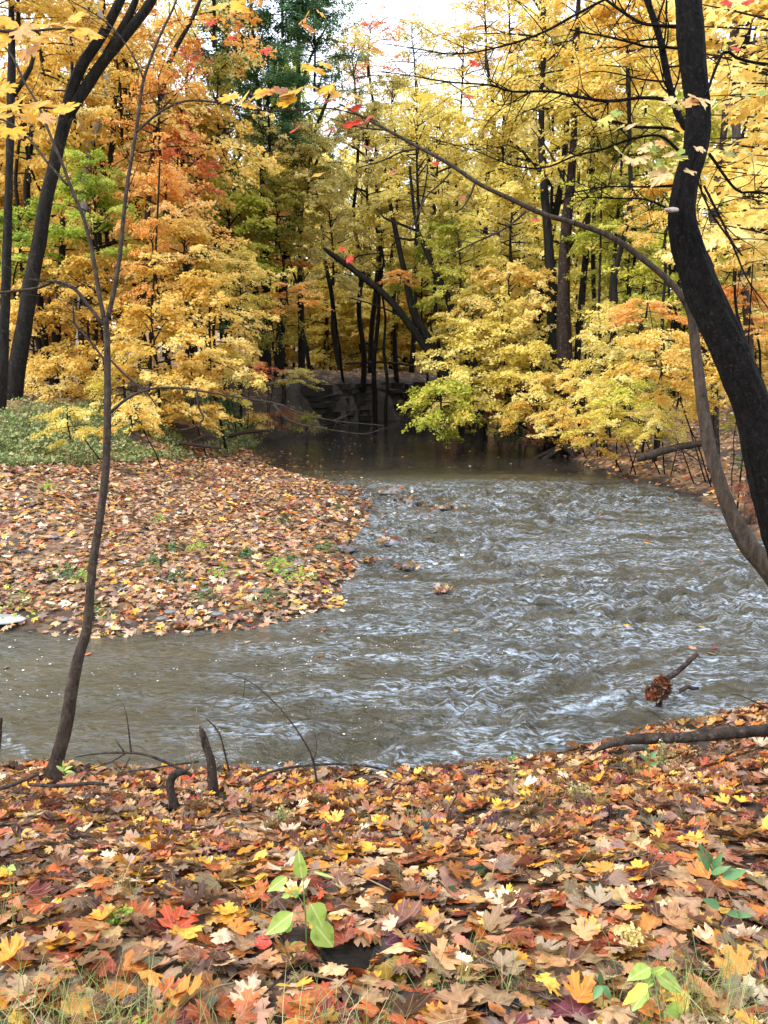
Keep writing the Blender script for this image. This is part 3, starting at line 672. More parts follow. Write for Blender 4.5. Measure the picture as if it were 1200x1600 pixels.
traced_tree('dark trunk leaning left above the brown bank spur', 36, [(408, 520, 16), (398, 455, 13), (383, 385, 11), (370, 320, 10), (360, 265, 8), (340, 210, 5)], [], [(340, 150, 31, 60, 'thin', 'olive', 1)])
traced_tree('stout straight dark trunk above the bank spur under a dark green crown', 36.5, [(416, 600, 20), (415, 440, 18), (412, 320, 14), (408, 200, 11), (398, 100, 8), (392, 0, 5)],
  [[(409, 215, 8), (390, 180, 6), (378, 140, 4)], [(408, 190, 6), (425, 130, 4), (430, 60, 3)]], [(420, 150, 33, 80, 'oak', 'green', 0, .7), (440, -10, 34, 85, 'oak', 'green', 0, .5)], name='oak_tree')
traced_tree('dark forked tree with two spreading stems above the creek bend', 38,
  [(436, 580, 20), (442, 460, 16), (450, 380, 15), (458, 330, 14)],
  [[(456, 345, 11), (472, 280, 11), (485, 225, 9), (508, 165, 6), (530, 110, 3)], [(458, 335, 12), (462, 240, 13), (466, 150, 10), (466, 60, 7), (464, -40, 5)], [(466, 150, 7), (485, 90, 5), (512, 38, 3)], [(448, 400, 8), (470, 320, 7), (500, 240, 5), (520, 200, 3)]],
  [(490, 60, 34, 75, 'oak', 'green', 0, .7), (470, 240, 35, 60, 'oak', 'olive', 0, .6)])
traced_tree('slim upright dark trunk at the brink of the cliff left of the leaning log', 40, [(472, 580, 14), (470, 480, 12), (469, 390, 10), (471, 330, 8), (475, 250, 6)], [], [(480, 250, 34, 60, 'maple', 'pale', 0)])
traced_tree('broken black trunk leaning far left over the creek bend', 33, [(715, 628, 19), (690, 580, 16), (650, 522, 14), (610, 470, 12.5), (560, 428, 11.5), (522, 400, 10), (512, 393, 8), (505, 387, 3)], [[(630, 495, 4), (590, 478, 3), (545, 465, 2)], [(540, 415, 4), (560, 400, 3), (600, 395, 2)]], [], name='leaning_tree')
traced_tree('dark trunk leaning left behind the yellow boughs, crossing above the broken leaning trunk', 33.5, [(722, 625, 20), (692, 575, 18), (668, 528, 16), (645, 485, 14), (634, 435, 12), (620, 370, 10), (610, 320, 7), (600, 250, 4)],
  [[(632, 430, 4), (600, 425, 3), (580, 410, 2)]], [(620, 250, 34, 70, 'thin', 'pale', 0, .8)], name='leaning_tree')
traced_tree('crooked dark tree with bare arms behind lime yellow leaves', 30, [(748, 640, 20), (735, 545, 16), (712, 505, 14), (700, 465, 14), (682, 430, 12), (664, 385, 12), (650, 350, 7), (640, 260, 5)],
  [[(655, 362, 6), (625, 350, 5), (600, 340, 4), (588, 325, 2)], [(660, 372, 6), (640, 375, 5), (610, 368, 3)], [(650, 350, 4), (665, 290, 3), (670, 230, 2)]], [(655, 230, 30, 80, 'thin', 'yellow', 0, .9)])
traced_tree('tall olive grey trunk, left one of the close pair on the right bank', 27, [(866, 690, 34), (866, 560, 26), (862, 450, 20), (854, 340, 16), (847, 240, 13), (846, 160, 11), (850, 60, 9), (850, -60, 6)],
  [[(850, 280, 4), (820, 240, 3), (790, 225, 2)]], [(850, 40, 28, 110, 'thin', 'yellow', 0, .9)], BARK)
traced_tree('thick red brown trunk, right one of the close pair on the right bank', 25.5, [(890, 716, 42), (884, 640, 34), (881, 540, 30), (880, 450, 23), (885, 350, 20), (892, 280, 17), (897, 200, 12), (900, 100, 10), (905, -20, 8)],
  [[(890, 300, 5), (860, 240, 4), (830, 200, 2)], [(884, 400, 5), (915, 340, 4), (935, 290, 2)]], [(900, 60, 26, 100, 'thin', 'gold', 1, .9)], BARK_RED)
traced_tree('straight dark trunk just right of the close pair, among lime leaves', 26, [(898, 640, 14), (902, 560, 13), (908, 480, 13), (915, 400, 12), (920, 320, 10), (926, 240, 9), (930, 120, 6)], [], [(940, 120, 26, 80, 'thin', 'yellow', 0)])
traced_tree('slim dark double stemmed tree left of the curving grey stem', 24, [(945, 650, 11), (948, 540, 10), (955, 450, 8), (965, 340, 6), (975, 200, 4)], [[(942, 600, 7), (936, 500, 6), (938, 400, 5), (940, 280, 3)]], [(965, 330, 24.5, 80, 'maple', 'lime', 0, .8)])
traced_tree('grey trunk standing right behind the black leaning tree', 14, [(1178, 700, 20), (1174, 600, 18), (1168, 500, 16), (1160, 420, 15), (1155, 330, 14), (1150, 200, 16), (1142, 120, 18), (1150, 30, 16), (1155, -60, 13)],
  [[(1152, 170, 7), (1170, 110, 6), (1182, 40, 5)], [(1158, 360, 4), (1185, 300, 3), (1210, 250, 2)]], [(1170, -40, 14.5, 180, 'maple', 'gold', 0, .8)], BARK_LICHEN)
traced_tree('dark crooked trunk glimpsed beside the black leaning tree, among cream leaves', 19, [(1116, 700, 20), (1114, 560, 16), (1112, 420, 20), (1116, 330, 16), (1134, 170, 11), (1122, 95, 12), (1108, 10, 8), (1100, -80, 6)], [], [(1110, -20, 19.5, 120, 'maple', 'gold', 1, .9)], BARK_RED)

# ------------------------------------------------------------------ small maples and shrubs that fill the wood
LOW = [
 ('yellow maple curtain over the water left of the close pair', 790, 530, 26, 62, 'maple', 'yellow', 1.0),
 ('lemon maple hanging between the leaning trunks and the overhanging yellow one', 700, 530, 36, 50, 'low', 'yellow', 1.1),
 ('yellow maple in the gap right above the root tangle', 845, 620, 23.8, 44, 'low', 'yellow', 1.1),
 ('gold maple low right of the root tangle', 925, 665, 20, 46, 'low', 'gold', 1.0),
 ('gold maple at the foot of the slope left of the curving brown stem', 1030, 650, 17.5, 44, 'low', 'yellow', 1.0),
 ('yellow maple filling the middle of the right bank', 950, 540, 23, 66, 'maple', 'yellow', 1.0),
 ('lime gold maple behind the middle of the right bank', 1050, 430, 22, 70, 'maple', 'lime', 1.0),
 ('gold maple behind the curving brown stem high up', 1040, 330, 20, 70, 'maple', 'gold', .9),
 ('peach gold maple right behind the bend of the black tree', 1165, 480, 14, 62, 'maple', 'orange', .6),
 ('thin yellow maple at the left rim of the white sky gap', 560, 130, 38, 70, 'thin', 'pale', .9),
 ('thin pale maple in the middle of the white sky gap', 650, 80, 42, 58, 'thin', 'pale', .8),
 ('thin gold maple at the right rim of the white sky gap', 720, 110, 38, 70, 'thin', 'gold', .9),
 ('pale maple under the white sky gap', 660, 190, 36, 60, 'maple', 'pale', .8),
 ('yellow maple high over the long bare limb', 850, 110, 30, 80, 'thin', 'yellow', .9),
 ('gold maple at the frame top over the long bare limb', 760, 40, 34, 60, 'thin', 'gold', .8),
 ('yellow maple bough between the close pair of trunks and the overhanging yellow one', 830, 560, 25, 60, 'low', 'yellow', 1.0),
 ('lemon maple low in front of the straight dark trunk on the right', 915, 610, 22, 55, 'low', 'yellow', 1.0),
 ('lemon green maple before the dark shrub on the right shore', 985, 625, 19, 52, 'low', 'lime', .9),
 ('gold maple boughs drooping beside the curving brown stem', 1060, 600, 17, 55, 'low', 'gold', .9),
 ('pale gold maple closing the gap right of the straight dark trunk', 1000, 530, 21, 70, 'maple', 'pale', .9),
 ('gold maple among the trunks at mid height on the right bank', 905, 480, 27.5, 62, 'maple', 'yellow', 1.0),
 ('lemon maple over the crossing leaning trunks', 735, 490, 27.5, 60, 'maple', 'yellow', .9),
 ('gold maple behind the small yellow one on the grassy left bank', 105, 600, 23.5, 66, 'maple', 'gold', .8),
 ('yellow maple beside the thin straight sapling on the left bank', 195, 590, 22.5, 62, 'low', 'yellow', 1.1),
 ('olive gold maple right of the thin straight sapling', 350, 570, 25, 52, 'low', 'yellow', 1.1),
 # label, px, py, depth, radius px, kind, leaves, sz
 ('gold maple at the left edge low beside the big dark trunk', 50, 545, 25.5, 90, 'maple', 'gold', 1.0),
 ('gold maple beneath the lime one, right of the big dark trunk', 135, 470, 25, 80, 'maple', 'gold', .9),

 ('yellow maple at the left frame edge high behind the dark slender tree', 40, 190, 27, 90, 'maple', 'gold', 1.0),
 ('gold maple high between the big forked tree and the pale trunk', 120, 90, 31, 85, 'thin', 'gold', 1.0),
 ('orange maple at the top behind the forks of the big dark tree', 200, 90, 30, 70, 'thin', 'orange', 1.0),
 ('small bright yellow maple low in front of the left woods, left of the sapling', 108, 655, 17.5, 48, 'low', 'yellow', .9),
 ('small orange gold maple low behind the thin sapling', 205, 640, 18, 48, 'low', 'gold', .9),
 ('broad gold maple right of the thin sapling above the leaf bar', 245, 550, 22, 95, 'maple', 'gold', .9),
 ('golden maple whose boughs hang to the fallen logs on the left shore', 300, 610, 22.5, 66, 'maple', 'gold', .8),
 ('lime green maple between the big dark trunk and the thin sapling', 150, 340, 25, 85, 'maple', 'fresh', .85),
 ('fresh green maple spray beneath the pale grey fork', 140, 262, 24.5, 52, 'low', 'fresh', .8),
 ('yellow green maple at the left edge between the two dark trunks', 30, 370, 25, 75, 'maple', 'fresh', .7),
 ('orange maple right behind the forked top of the thin sapling', 255, 330, 25, 85, 'maple', 'orange', .9),
 ('flame orange maple high above the left woods beside the slanting reddish trunk', 250, 190, 27, 80, 'thin', 'orange', 1.0),
 ('red orange maple glowing between thin sapling and ivy clad tree', 280, 250, 29, 62, 'maple', 'redor', 1.0),
 ('apricot gold maple under the sky flecks left of the ivy clad tree', 290, 400, 24, 85, 'maple', 'gold', .75),
 ('yellow gold maple above the fallen logs, in front of the ivy clad tree', 325, 500, 23, 88, 'maple', 'gold', .85),
 ('yellow maple beside the brown bank spur', 375, 440, 27, 55, 'maple', 'yellow', .9),
 ('dark green shrub growing on top of the bank spur', 375, 500, 29, 42, 'shrub', 'green', 1.0),
 ('green bush hanging down the left side of the bank spur', 352, 640, 27, 34, 'shrub', 'green', 1.1),
 ('dark olive bush on the spur between the dark trunks', 425, 510, 31, 48, 'shrub', 'olive', 1.2),
 ('pinkish orange maple spray over the top of the bank spur', 392, 572, 27.5, 42, 'low', 'redor', .42),
 ('orange sapling growing across the stout trunks above the spur', 450, 458, 30, 50, 'low', 'orange', .5),
 ('little yellow sapling on the brow of the cliff', 468, 585, 29, 36, 'low', 'pale', .6),
 ('olive maple filling the space under the ivy clad green crowns', 330, 330, 35, 70, 'maple', 'olive', 1.0),
 ('pale yellow maple in front of the dark forked tree', 520, 370, 36.5, 66, 'maple', 'pale', 1.0),
 ('pale yellow maple left of the slim trunk at the cliff brink', 430, 330, 34, 60, 'maple', 'olive', .9),
 ('tall pale yellow maple behind the creek bend, right of the forked tree', 575, 250, 37, 80, 'maple', 'pale', 1.2),
 ('yellow maple arching over the broken leaning trunk', 600, 365, 36, 65, 'maple', 'yellow', .7),
 ('buttery maple at centre above the leaning trunks', 680, 250, 34, 90, 'maple', 'yellow', .9),
 ('pale sparse maple at the edge of the white sky gap', 610, 175, 40, 70, 'thin', 'pale', .8),
 ('thin coral leaved maple high beside the white sky gap', 575, 70, 40, 60, 'thin', 'redor', .6),
 ('thin orange maple high at the right of the white sky gap', 800, 30, 36, 75, 'thin', 'orange', .6),
 ('lime maple behind the two leaning trunks', 660, 430, 37, 65, 'maple', 'lime', .9),
 ('lime yellow maple above the overhanging boughs', 720, 400, 29.5, 65, 'maple', 'lime', .9),
 ('small orange spray caught over the leaning trunks', 625, 430, 30, 28, 'low', 'orange', .6),
 ('deep green patch of maple right of the crooked dark tree', 705, 345, 31, 42, 'low', 'olive', 1.2),
 ('yellow maple on the right bank above the long bare limb', 790, 200, 30, 85, 'maple', 'yellow', .9),
 ('yellow maple on the right bank behind the long bare limb', 800, 345, 29, 85, 'maple', 'yellow', .9),
 ('golden maple just left of the close pair of trunks', 800, 470, 27, 75, 'maple', 'gold', .9),
 ('yellow overhanging maple with boughs reaching left over the calm water', 745, 560, 26, 78, 'maple', 'yellow', .8),
 ('lime and yellow maple whose lowest boughs touch the calm water', 690, 622, 24.5, 66, 'low', 'lime', 1.0),
 ('yellow maple bough low over the water beside the lime tip', 740, 600, 25, 62, 'low', 'yellow', 1.0),
 ('dull russet maple in the shade of the right bank', 790, 600, 27, 50, 'low', 'russet', .8),
 ('yellow shrub at the water edge under the russet maple', 820, 640, 24.5, 48, 'low', 'gold', .7),
 ('golden maple spray in front of the close pair of trunks', 880, 590, 23.5, 48, 'low', 'gold', .6),
 ('bright golden maple reaching over the leafy shore below the close pair', 880, 655, 20.5, 46, 'low', 'gold', .6),
 ('golden maple low over the leafy shore at right', 955, 655, 18.5, 66, 'low', 'yellow', .6),
 ('yellow maple low before the slim double stemmed tree', 970, 600, 20, 60, 'low', 'yellow', .7),
 ('dark green bush behind the golden boughs on the right shore', 1020, 615, 20, 42, 'shrub', 'olive', .9),
 ('peach gold maple with level boughs left of the curving grey stem', 1035, 545, 16.5, 82, 'low', 'gold', .8),
 ('peach coloured maple above the level boughs, beside the black trunk', 1010, 480, 18, 62, 'low', 'orange', .45),
 ('olive green maple behind the slim double stemmed tree', 985, 400, 25, 75, 'maple', 'olive', .9),
 ('lime maple behind the straight dark trunk on the right', 930, 400, 29, 62, 'maple', 'lime', 1.0),
 ('olive gold maple high between close pair and black trunk', 985, 270, 24, 85, 'maple', 'olive', .9),
 ('yellow maple high between the close pair and the black trunk', 930, 170, 25, 85, 'maple', 'yellow', .9),
 ('gold maple at the frame top left of the black trunk', 985, 60, 22, 100, 'maple', 'gold', .8),
 ('peach gold maple right of the black trunk at mid height', 1150, 400, 13, 75, 'maple', 'gold', .7),
 ('cream gold maple at the right edge level with the long limb', 1185, 300, 11, 95, 'low', 'gold', .9),
 ('golden maple low behind the black trunk at the right edge', 1170, 560, 15, 75, 'maple', 'gold', .7),
 ('yellow shrub on the right slope between the grey stem and black trunk', 1120, 610, 17, 42, 'low', 'yellow', .8),
]
for i, (lab, px, py, d, r_, kd, mt, sz) in enumerate(LOW):
    nm = {'shrub': 'shrub', 'low': 'small_maple', 'maple': 'maple_tree', 'thin': 'maple_tree'}[kd]
    auto_tree(lab, px, py, d, r_, kd, mt, i, sz, name=nm, cat='shrub' if kd == 'shrub' else 'tree', tw=.036 if kd in ('low', 'shrub') else None)

# woods behind: tall trees in depth
def back_tree(px, d, hgt, kind, mat, var, s, group, label, base=2.0):
    x = (px - 600) / FP * d; y = d; g = gz(x, y)
    root = thing('tall_tree', label, 'tree', (x, y, g), group)
    pr = PROTO[kind][var % len(PROTO[kind])]; sz = (hgt - base) / (pr['H'] * s)
    rot = (0, 0, random.random() * 6.28)
    o = obj('trunk', AT[var % 4], root, (0, 0, -.2)); w = random.uniform(.16, .42) / .02
    o.scale = (w, w, hgt * .8); o.rotation_euler = (random.uniform(-.05, .05), random.uniform(-.07, .07), random.random() * 6)
    for nm, me in (('crown', pr['leaf']), ('branches', pr['limb'])):
        o = obj(nm, me, root, (0, 0, base), rot, (s, s, s * sz))
        if nm == 'crown': o.material_slots[0].link = 'OBJECT'; o.material_slots[0].material = LM[mat]
def zone(px):
    for lim, w_ in [(120, 'behind the big dark forked tree'), (225, 'behind the thin young maple'), (335, 'left of the ivy clad trunk'), (430, 'behind the ivy clad trunk'), (530, 'behind the dark cliff top fork'), (650, 'over the cliff top'), (800, 'behind the leaning trunks'), (930, 'behind the close pair of trunks'), (1060, 'left of the black leaning tree'), (9999, 'right of the black leaning tree')]:
        if px < lim: return w_
def far_label(px, mat, d=50):
    side = 'behind the left bank' if px < 340 else 'beyond the cliff at the creek bend' if px < 660 else 'behind the right bank'
    col = {'gold': 'golden', 'orange': 'orange', 'yellow': 'yellow', 'pale': 'pale yellow', 'lime': 'lime green', 'olive': 'olive green', 'green': 'dark green', 'redor': 'red orange', 'russet': 'russet'}[mat]
    far = 'nearer' if d < 46 else 'distant' if d < 72 else 'farthest'
    return f'{far} tall {col} leaved tree {zone(px)}', f'tall {col} trees {side}'
cnt = 0
for ring, (d0, d1, nn) in enumerate([(30, 40, 18), (40, 56, 24), (56, 80, 30), (80, 110, 30)]):
    for k in range(nn):
        px = -350 + 1900 * (k + random.uniform(.1, .9)) / nn; d = random.uniform(d0, d1)
        x = (px - 600) / FP * d
        s_, dk_ = sdist(np.array([x]), np.array([d]))
        if s_[0] < 1.2: d += 16
        if ring == 0 and 420 < px < 660: d = random.uniform(46, 60)
        if px < 330: mat = random.choice(['gold', 'gold', 'orange', 'yellow', 'yellow', 'lime', 'orange'])
        elif px < 540: mat = random.choice(['green', 'olive', 'pale', 'pale', 'yellow', 'lime'])
        elif px < 760: mat = random.choice(['pale', 'pale', 'yellow', 'lime', 'yellow'])
        else: mat = random.choice(['yellow', 'yellow', 'gold', 'pale', 'olive', 'lime', 'gold'])
        hg = random.uniform(13, 18) if d < 45 else random.uniform(15, 23) if d < 80 else random.uniform(18, 26)
        kind = random.choice(['tall', 'tall', 'thin']) if ring > 1 and not 100 < px < 560 else 'thin'
        if ring == 1 and 400 < px < 740 and k % 2: continue
        if 150 < px < 340: kind = 'thin'
        # the white gap of sky left of centre top
        el = lambda py: math.tan(math.atan((800 - py) / FP) - PITCH) * d + CH
        if 520 < px < 790: hg = min(hg, el(random.uniform(170, 300)) - 2.5); kind = 'thin' if random.random() < .5 else 'tall'
        elif 440 < px <= 520: hg = min(hg, el(60) - 2)
        if hg < 6: hg = 6
        lab, grp = far_label(px, mat, d)
        back_tree(px, d, hg, kind, mat, cnt, random.uniform(.95, 1.35) * (1 if d < 60 else 1.35), grp, lab, base=random.uniform(1.0, 3.5) if d > 50 else random.uniform(2.5, 5)); cnt += 1
# slender stems standing beyond the cliff
for k in range(46):
    px = random.uniform(480, 760) if k < 30 else random.uniform(-50, 420) if k < 38 else random.uniform(760, 1250)
    d = random.uniform(44, 75) if k < 30 else random.uniform(26, 45)
    x = (px - 600) / FP * d; g = gz(x, d)
    s_, _ = sdist(np.array([x]), np.array([d]))
    if s_[0] < .8: continue
    lab, grp = ('thin bare dark trunk standing in the yellow woods beyond the cliff', 'bare trunks beyond the cliff') if k < 30 else (('thin bare dark trunk in the woods of the left bank', 'bare trunks of the left woods') if k < 38 else ('thin bare dark trunk in the woods of the right bank', 'bare trunks of the right woods'))
    me = AT[k % 4]; o = obj('bare_tree', me, None, (x, d, g - .2), (random.uniform(-.05, .05), random.uniform(-.2, .2), random.random() * 6))
    w = random.uniform(.10, .34) / .02; o.scale = (w, w, random.uniform(7, 14)); tag(o, lab, 'tree', grp)

# young maples that close the wood under the tall crowns
UCOL = {'left': ['gold', 'gold', 'orange', 'yellow', 'lime'], 'mid': ['yellow', 'pale', 'lime', 'yellow', 'gold'], 'right': ['yellow', 'gold', 'lime', 'yellow', 'olive', 'pale']}
WORD = dict(gold='golden', orange='orange', yellow='yellow', lime='lime green', olive='olive green', pale='pale yellow')
HIGHW = 0
def understory(n_, px0, px1, d0, d1, z0, z1, side, where):
    for k in range(n_):
        px = px0 + (px1 - px0) * (k + random.random()) / n_; d = random.uniform(d0, d1); x = (px - 600) / FP * d
        s_, dk_ = sdist(np.array([x]), np.array([d]))
        if s_[0] < 1.0: continue
        zc = gz(x, d) + random.uniform(z0, z1); q = (zc - CH) / d; py = 800 - FP * math.tan(math.atan(q) + PITCH)
        mt = random.choice(UCOL[side]); auto_tree(f'{"upper" if zc > 8 else "low" if zc < 5 else "middling"} young {WORD[mt]} maple {zone(px)}, {where}', px, py, d, random.uniform(2.0, 3.0) * FP / d, 'maple', mt, k, random.uniform(.7, 1.0), group=f'young {WORD[mt]} maples {where}')
understory(26, 380, 800, 46, 60, 1.5, 4.5, 'mid', 'beyond the cliff')
understory(26, 350, 850, 60, 85, 2, 8, 'mid', 'far beyond the cliff')
understory(16, -250, 400, 31, 42, 2, 7, 'left', 'behind the left bank')
understory(14, -250, 450, 30, 46, 6, 13, 'left', 'high behind the left bank')
understory(20, 720, 1500, 31, 42, 1.5, 6, 'right', 'behind the right bank')
understory(20, 640, 1500, 28, 45, 5, 12, 'right', 'high behind the right bank')
understory(10, 440, 760, 40, 56, 6, 11, 'mid', 'high beyond the cliff')
understory(9, -750, -150, 24, 34, 3, 9, 'left', 'off the left bank')
understory(6, 1400, 2000, 22, 30, 3, 9, 'right', 'off the right bank')

# ------------------------------------------------------------------ near trees
def twigs(acc, pts, n, L, r0, rs, up=.15, sub=2, d=None):
    r_ = np.random.default_rng(rs); C = resample(np.array(pts, float), .12)
    for k in range(n):
        i = int(r_.uniform(.15, .98) * (len(C) - 1)); p = C[i, :3]; T = C[min(i + 1, len(C) - 1), :3] - C[max(i - 1, 0), :3]; T /= np.linalg.norm(T) + 1e-9
        v = T * r_.uniform(.3, 1) + r_.normal(0, .6, 3); v[2] += up; v /= np.linalg.norm(v)
        l = L * r_.uniform(.4, 1.2); rr = min(r0, C[i, 3] * .6); q = p.copy(); ps = [(*q, rr)]
        for s in range(4):
            v = v + r_.normal(0, .22, 3); v /= np.linalg.norm(v); q = q + v * l / 4; ps.append((*q, rr * (1 - .22 * (s + 1))))
        tube(acc, ps, 4, .15)
        if sub: twigs(acc, ps, sub, L * .5, rr * .5, rs * 7 + k, up, 0)
def near_tree(name, label, parts, bark, twig=None):
    """parts: (partname, points(x y z r), sides, step, rough)"""
    b = np.array(parts[0][1][0][:3]); root = thing(name, label, 'tree', tuple(b))
    for i, (pn, pts, sides, step, rough, tw) in enumerate(parts):
        ac = Acc(); tseed[0] += 1
        tube(ac, pts, sides, step, rough, tseed[0])
        if tw: twigs(ac, pts, tw[0], tw[1], tw[2], tseed[0])
        obj(pn, ac.mesh(pn, [bark if len(parts[i]) < 7 else bark], True, b), root)
    return root
T = lambda spec, d, g=False: trunk_pts(spec, d, g)
D1 = 4.7
main_spec = [(a_, b_, c_ * .9) for a_, b_, c_ in [(1278, 1085, 92), (1256, 980, 80), (1238, 900, 76), (1222, 830, 74), (1205, 760, 74), (1190, 700, 75), (1176, 640, 75), (1152, 580, 74), (1131, 530, 71), (1108, 480, 64), (1090, 430, 60), (1074, 380, 56), (1067, 330, 50), (1073, 282, 45), (1085, 240, 45), (1090, 200, 47), (1090, 150, 48), (1084, 100, 50), (1078, 40, 50), (1074, -30, 48), (1068, -120, 44), (1050, -240, 36), (1040, -420, 24)]]
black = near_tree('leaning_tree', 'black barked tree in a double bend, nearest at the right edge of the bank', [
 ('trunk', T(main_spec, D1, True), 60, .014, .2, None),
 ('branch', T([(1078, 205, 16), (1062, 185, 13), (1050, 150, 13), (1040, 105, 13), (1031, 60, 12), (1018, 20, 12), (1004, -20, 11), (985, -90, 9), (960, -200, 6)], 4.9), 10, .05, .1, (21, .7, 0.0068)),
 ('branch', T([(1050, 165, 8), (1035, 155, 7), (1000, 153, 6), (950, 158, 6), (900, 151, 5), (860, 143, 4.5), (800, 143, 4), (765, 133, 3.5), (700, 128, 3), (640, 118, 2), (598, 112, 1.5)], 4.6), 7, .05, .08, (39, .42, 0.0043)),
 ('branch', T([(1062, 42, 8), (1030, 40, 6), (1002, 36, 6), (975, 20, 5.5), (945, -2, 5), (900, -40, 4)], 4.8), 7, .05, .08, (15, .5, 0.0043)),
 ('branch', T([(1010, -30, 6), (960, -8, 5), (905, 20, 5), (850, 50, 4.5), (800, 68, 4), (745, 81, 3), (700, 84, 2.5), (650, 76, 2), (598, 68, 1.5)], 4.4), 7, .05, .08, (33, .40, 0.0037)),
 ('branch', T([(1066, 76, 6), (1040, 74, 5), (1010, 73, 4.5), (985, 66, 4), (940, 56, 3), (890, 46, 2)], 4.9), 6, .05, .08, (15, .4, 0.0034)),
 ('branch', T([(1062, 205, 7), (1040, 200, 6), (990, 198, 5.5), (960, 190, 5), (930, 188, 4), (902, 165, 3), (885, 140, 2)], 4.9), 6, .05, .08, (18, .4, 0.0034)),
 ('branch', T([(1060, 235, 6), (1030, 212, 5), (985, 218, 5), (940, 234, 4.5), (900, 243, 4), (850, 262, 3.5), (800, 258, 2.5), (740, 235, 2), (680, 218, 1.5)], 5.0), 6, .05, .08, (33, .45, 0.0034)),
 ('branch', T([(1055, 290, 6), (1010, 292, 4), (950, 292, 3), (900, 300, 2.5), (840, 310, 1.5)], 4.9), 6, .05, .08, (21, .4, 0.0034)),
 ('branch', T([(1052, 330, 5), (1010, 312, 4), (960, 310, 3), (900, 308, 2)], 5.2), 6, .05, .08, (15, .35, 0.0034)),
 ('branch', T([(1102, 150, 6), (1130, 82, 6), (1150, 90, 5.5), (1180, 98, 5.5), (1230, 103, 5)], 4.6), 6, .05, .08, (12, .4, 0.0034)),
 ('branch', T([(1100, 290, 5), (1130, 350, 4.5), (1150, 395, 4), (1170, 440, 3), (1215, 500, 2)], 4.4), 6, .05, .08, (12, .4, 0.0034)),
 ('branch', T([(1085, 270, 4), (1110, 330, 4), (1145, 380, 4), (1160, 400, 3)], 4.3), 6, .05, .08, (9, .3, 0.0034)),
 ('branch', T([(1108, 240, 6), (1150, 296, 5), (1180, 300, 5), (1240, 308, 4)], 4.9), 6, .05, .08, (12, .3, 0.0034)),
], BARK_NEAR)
# a pale broken knot stub on the trunk
ac = Acc(); p0 = P(1058, 328, 4.62); p1 = P(1040, 327, 4.5)
tube(ac, [(*p0, .012), (*((p0 + p1) / 2), .014), (*p1, .008)], 7, .02, .3, 5)
obj('broken_stub', ac.mesh('broken_stub', [plain('broken_wood', (.5, .42, .38))], True, np.array(black.location)), black)
stem = near_tree('curved_tree', 'slender brown stem curving up behind the black tree into one long limb', [
 ('trunk', T([(1268, 1000, 46), (1232, 935, 42), (1200, 888, 38), (1168, 850, 34), (1142, 802, 28), (1124, 752, 24), (1109, 700, 24), (1099, 640, 22), (1091, 580, 20), (1085, 530, 18), (1080, 490, 17), (1068, 465, 14)], 5.3, True), 14, .04, .09, None),
 ('limb', T([(1072, 472, 14), (1048, 442, 12), (1005, 405, 11), (958, 372, 10.5), (905, 351, 9.5), (850, 335, 9), (800, 312, 8.5), (750, 288, 7.5), (700, 255, 7), (650, 228, 6), (605, 203, 5), (565, 182, 4), (530, 162, 3)], 5.2), 9, .04, .1, None),
 ('branch', T([(742, 284, 5), (735, 305, 4), (722, 325, 3), (712, 332, 2)], 5.2), 5, .04, .08, (7, .2, 0.0026)),
 ('branch', T([(655, 232, 4), (625, 238, 3.5), (600, 250, 3), (560, 262, 2)], 5.2), 5, .04, .08, (9, .3, 0.0026)),
 ('branch', T([(705, 268, 4), (690, 285, 3.5), (668, 305, 3), (655, 330, 3), (640, 365, 2)], 5.25), 5, .04, .08, (9, .25, 0.0026)),
 ('branch', T([(822, 330, 5), (805, 345, 4), (780, 362, 3.5), (740, 380, 3), (700, 400, 2)], 5.25), 5, .04, .08, (15, .3, 0.0034)),
 ('branch', T([(605, 203, 4), (570, 200, 3), (540, 192, 2), (500, 180, 1.5)], 5.1), 5, .04, .08, (12, .3, 0.0026)),
], BARK_LICHEN)
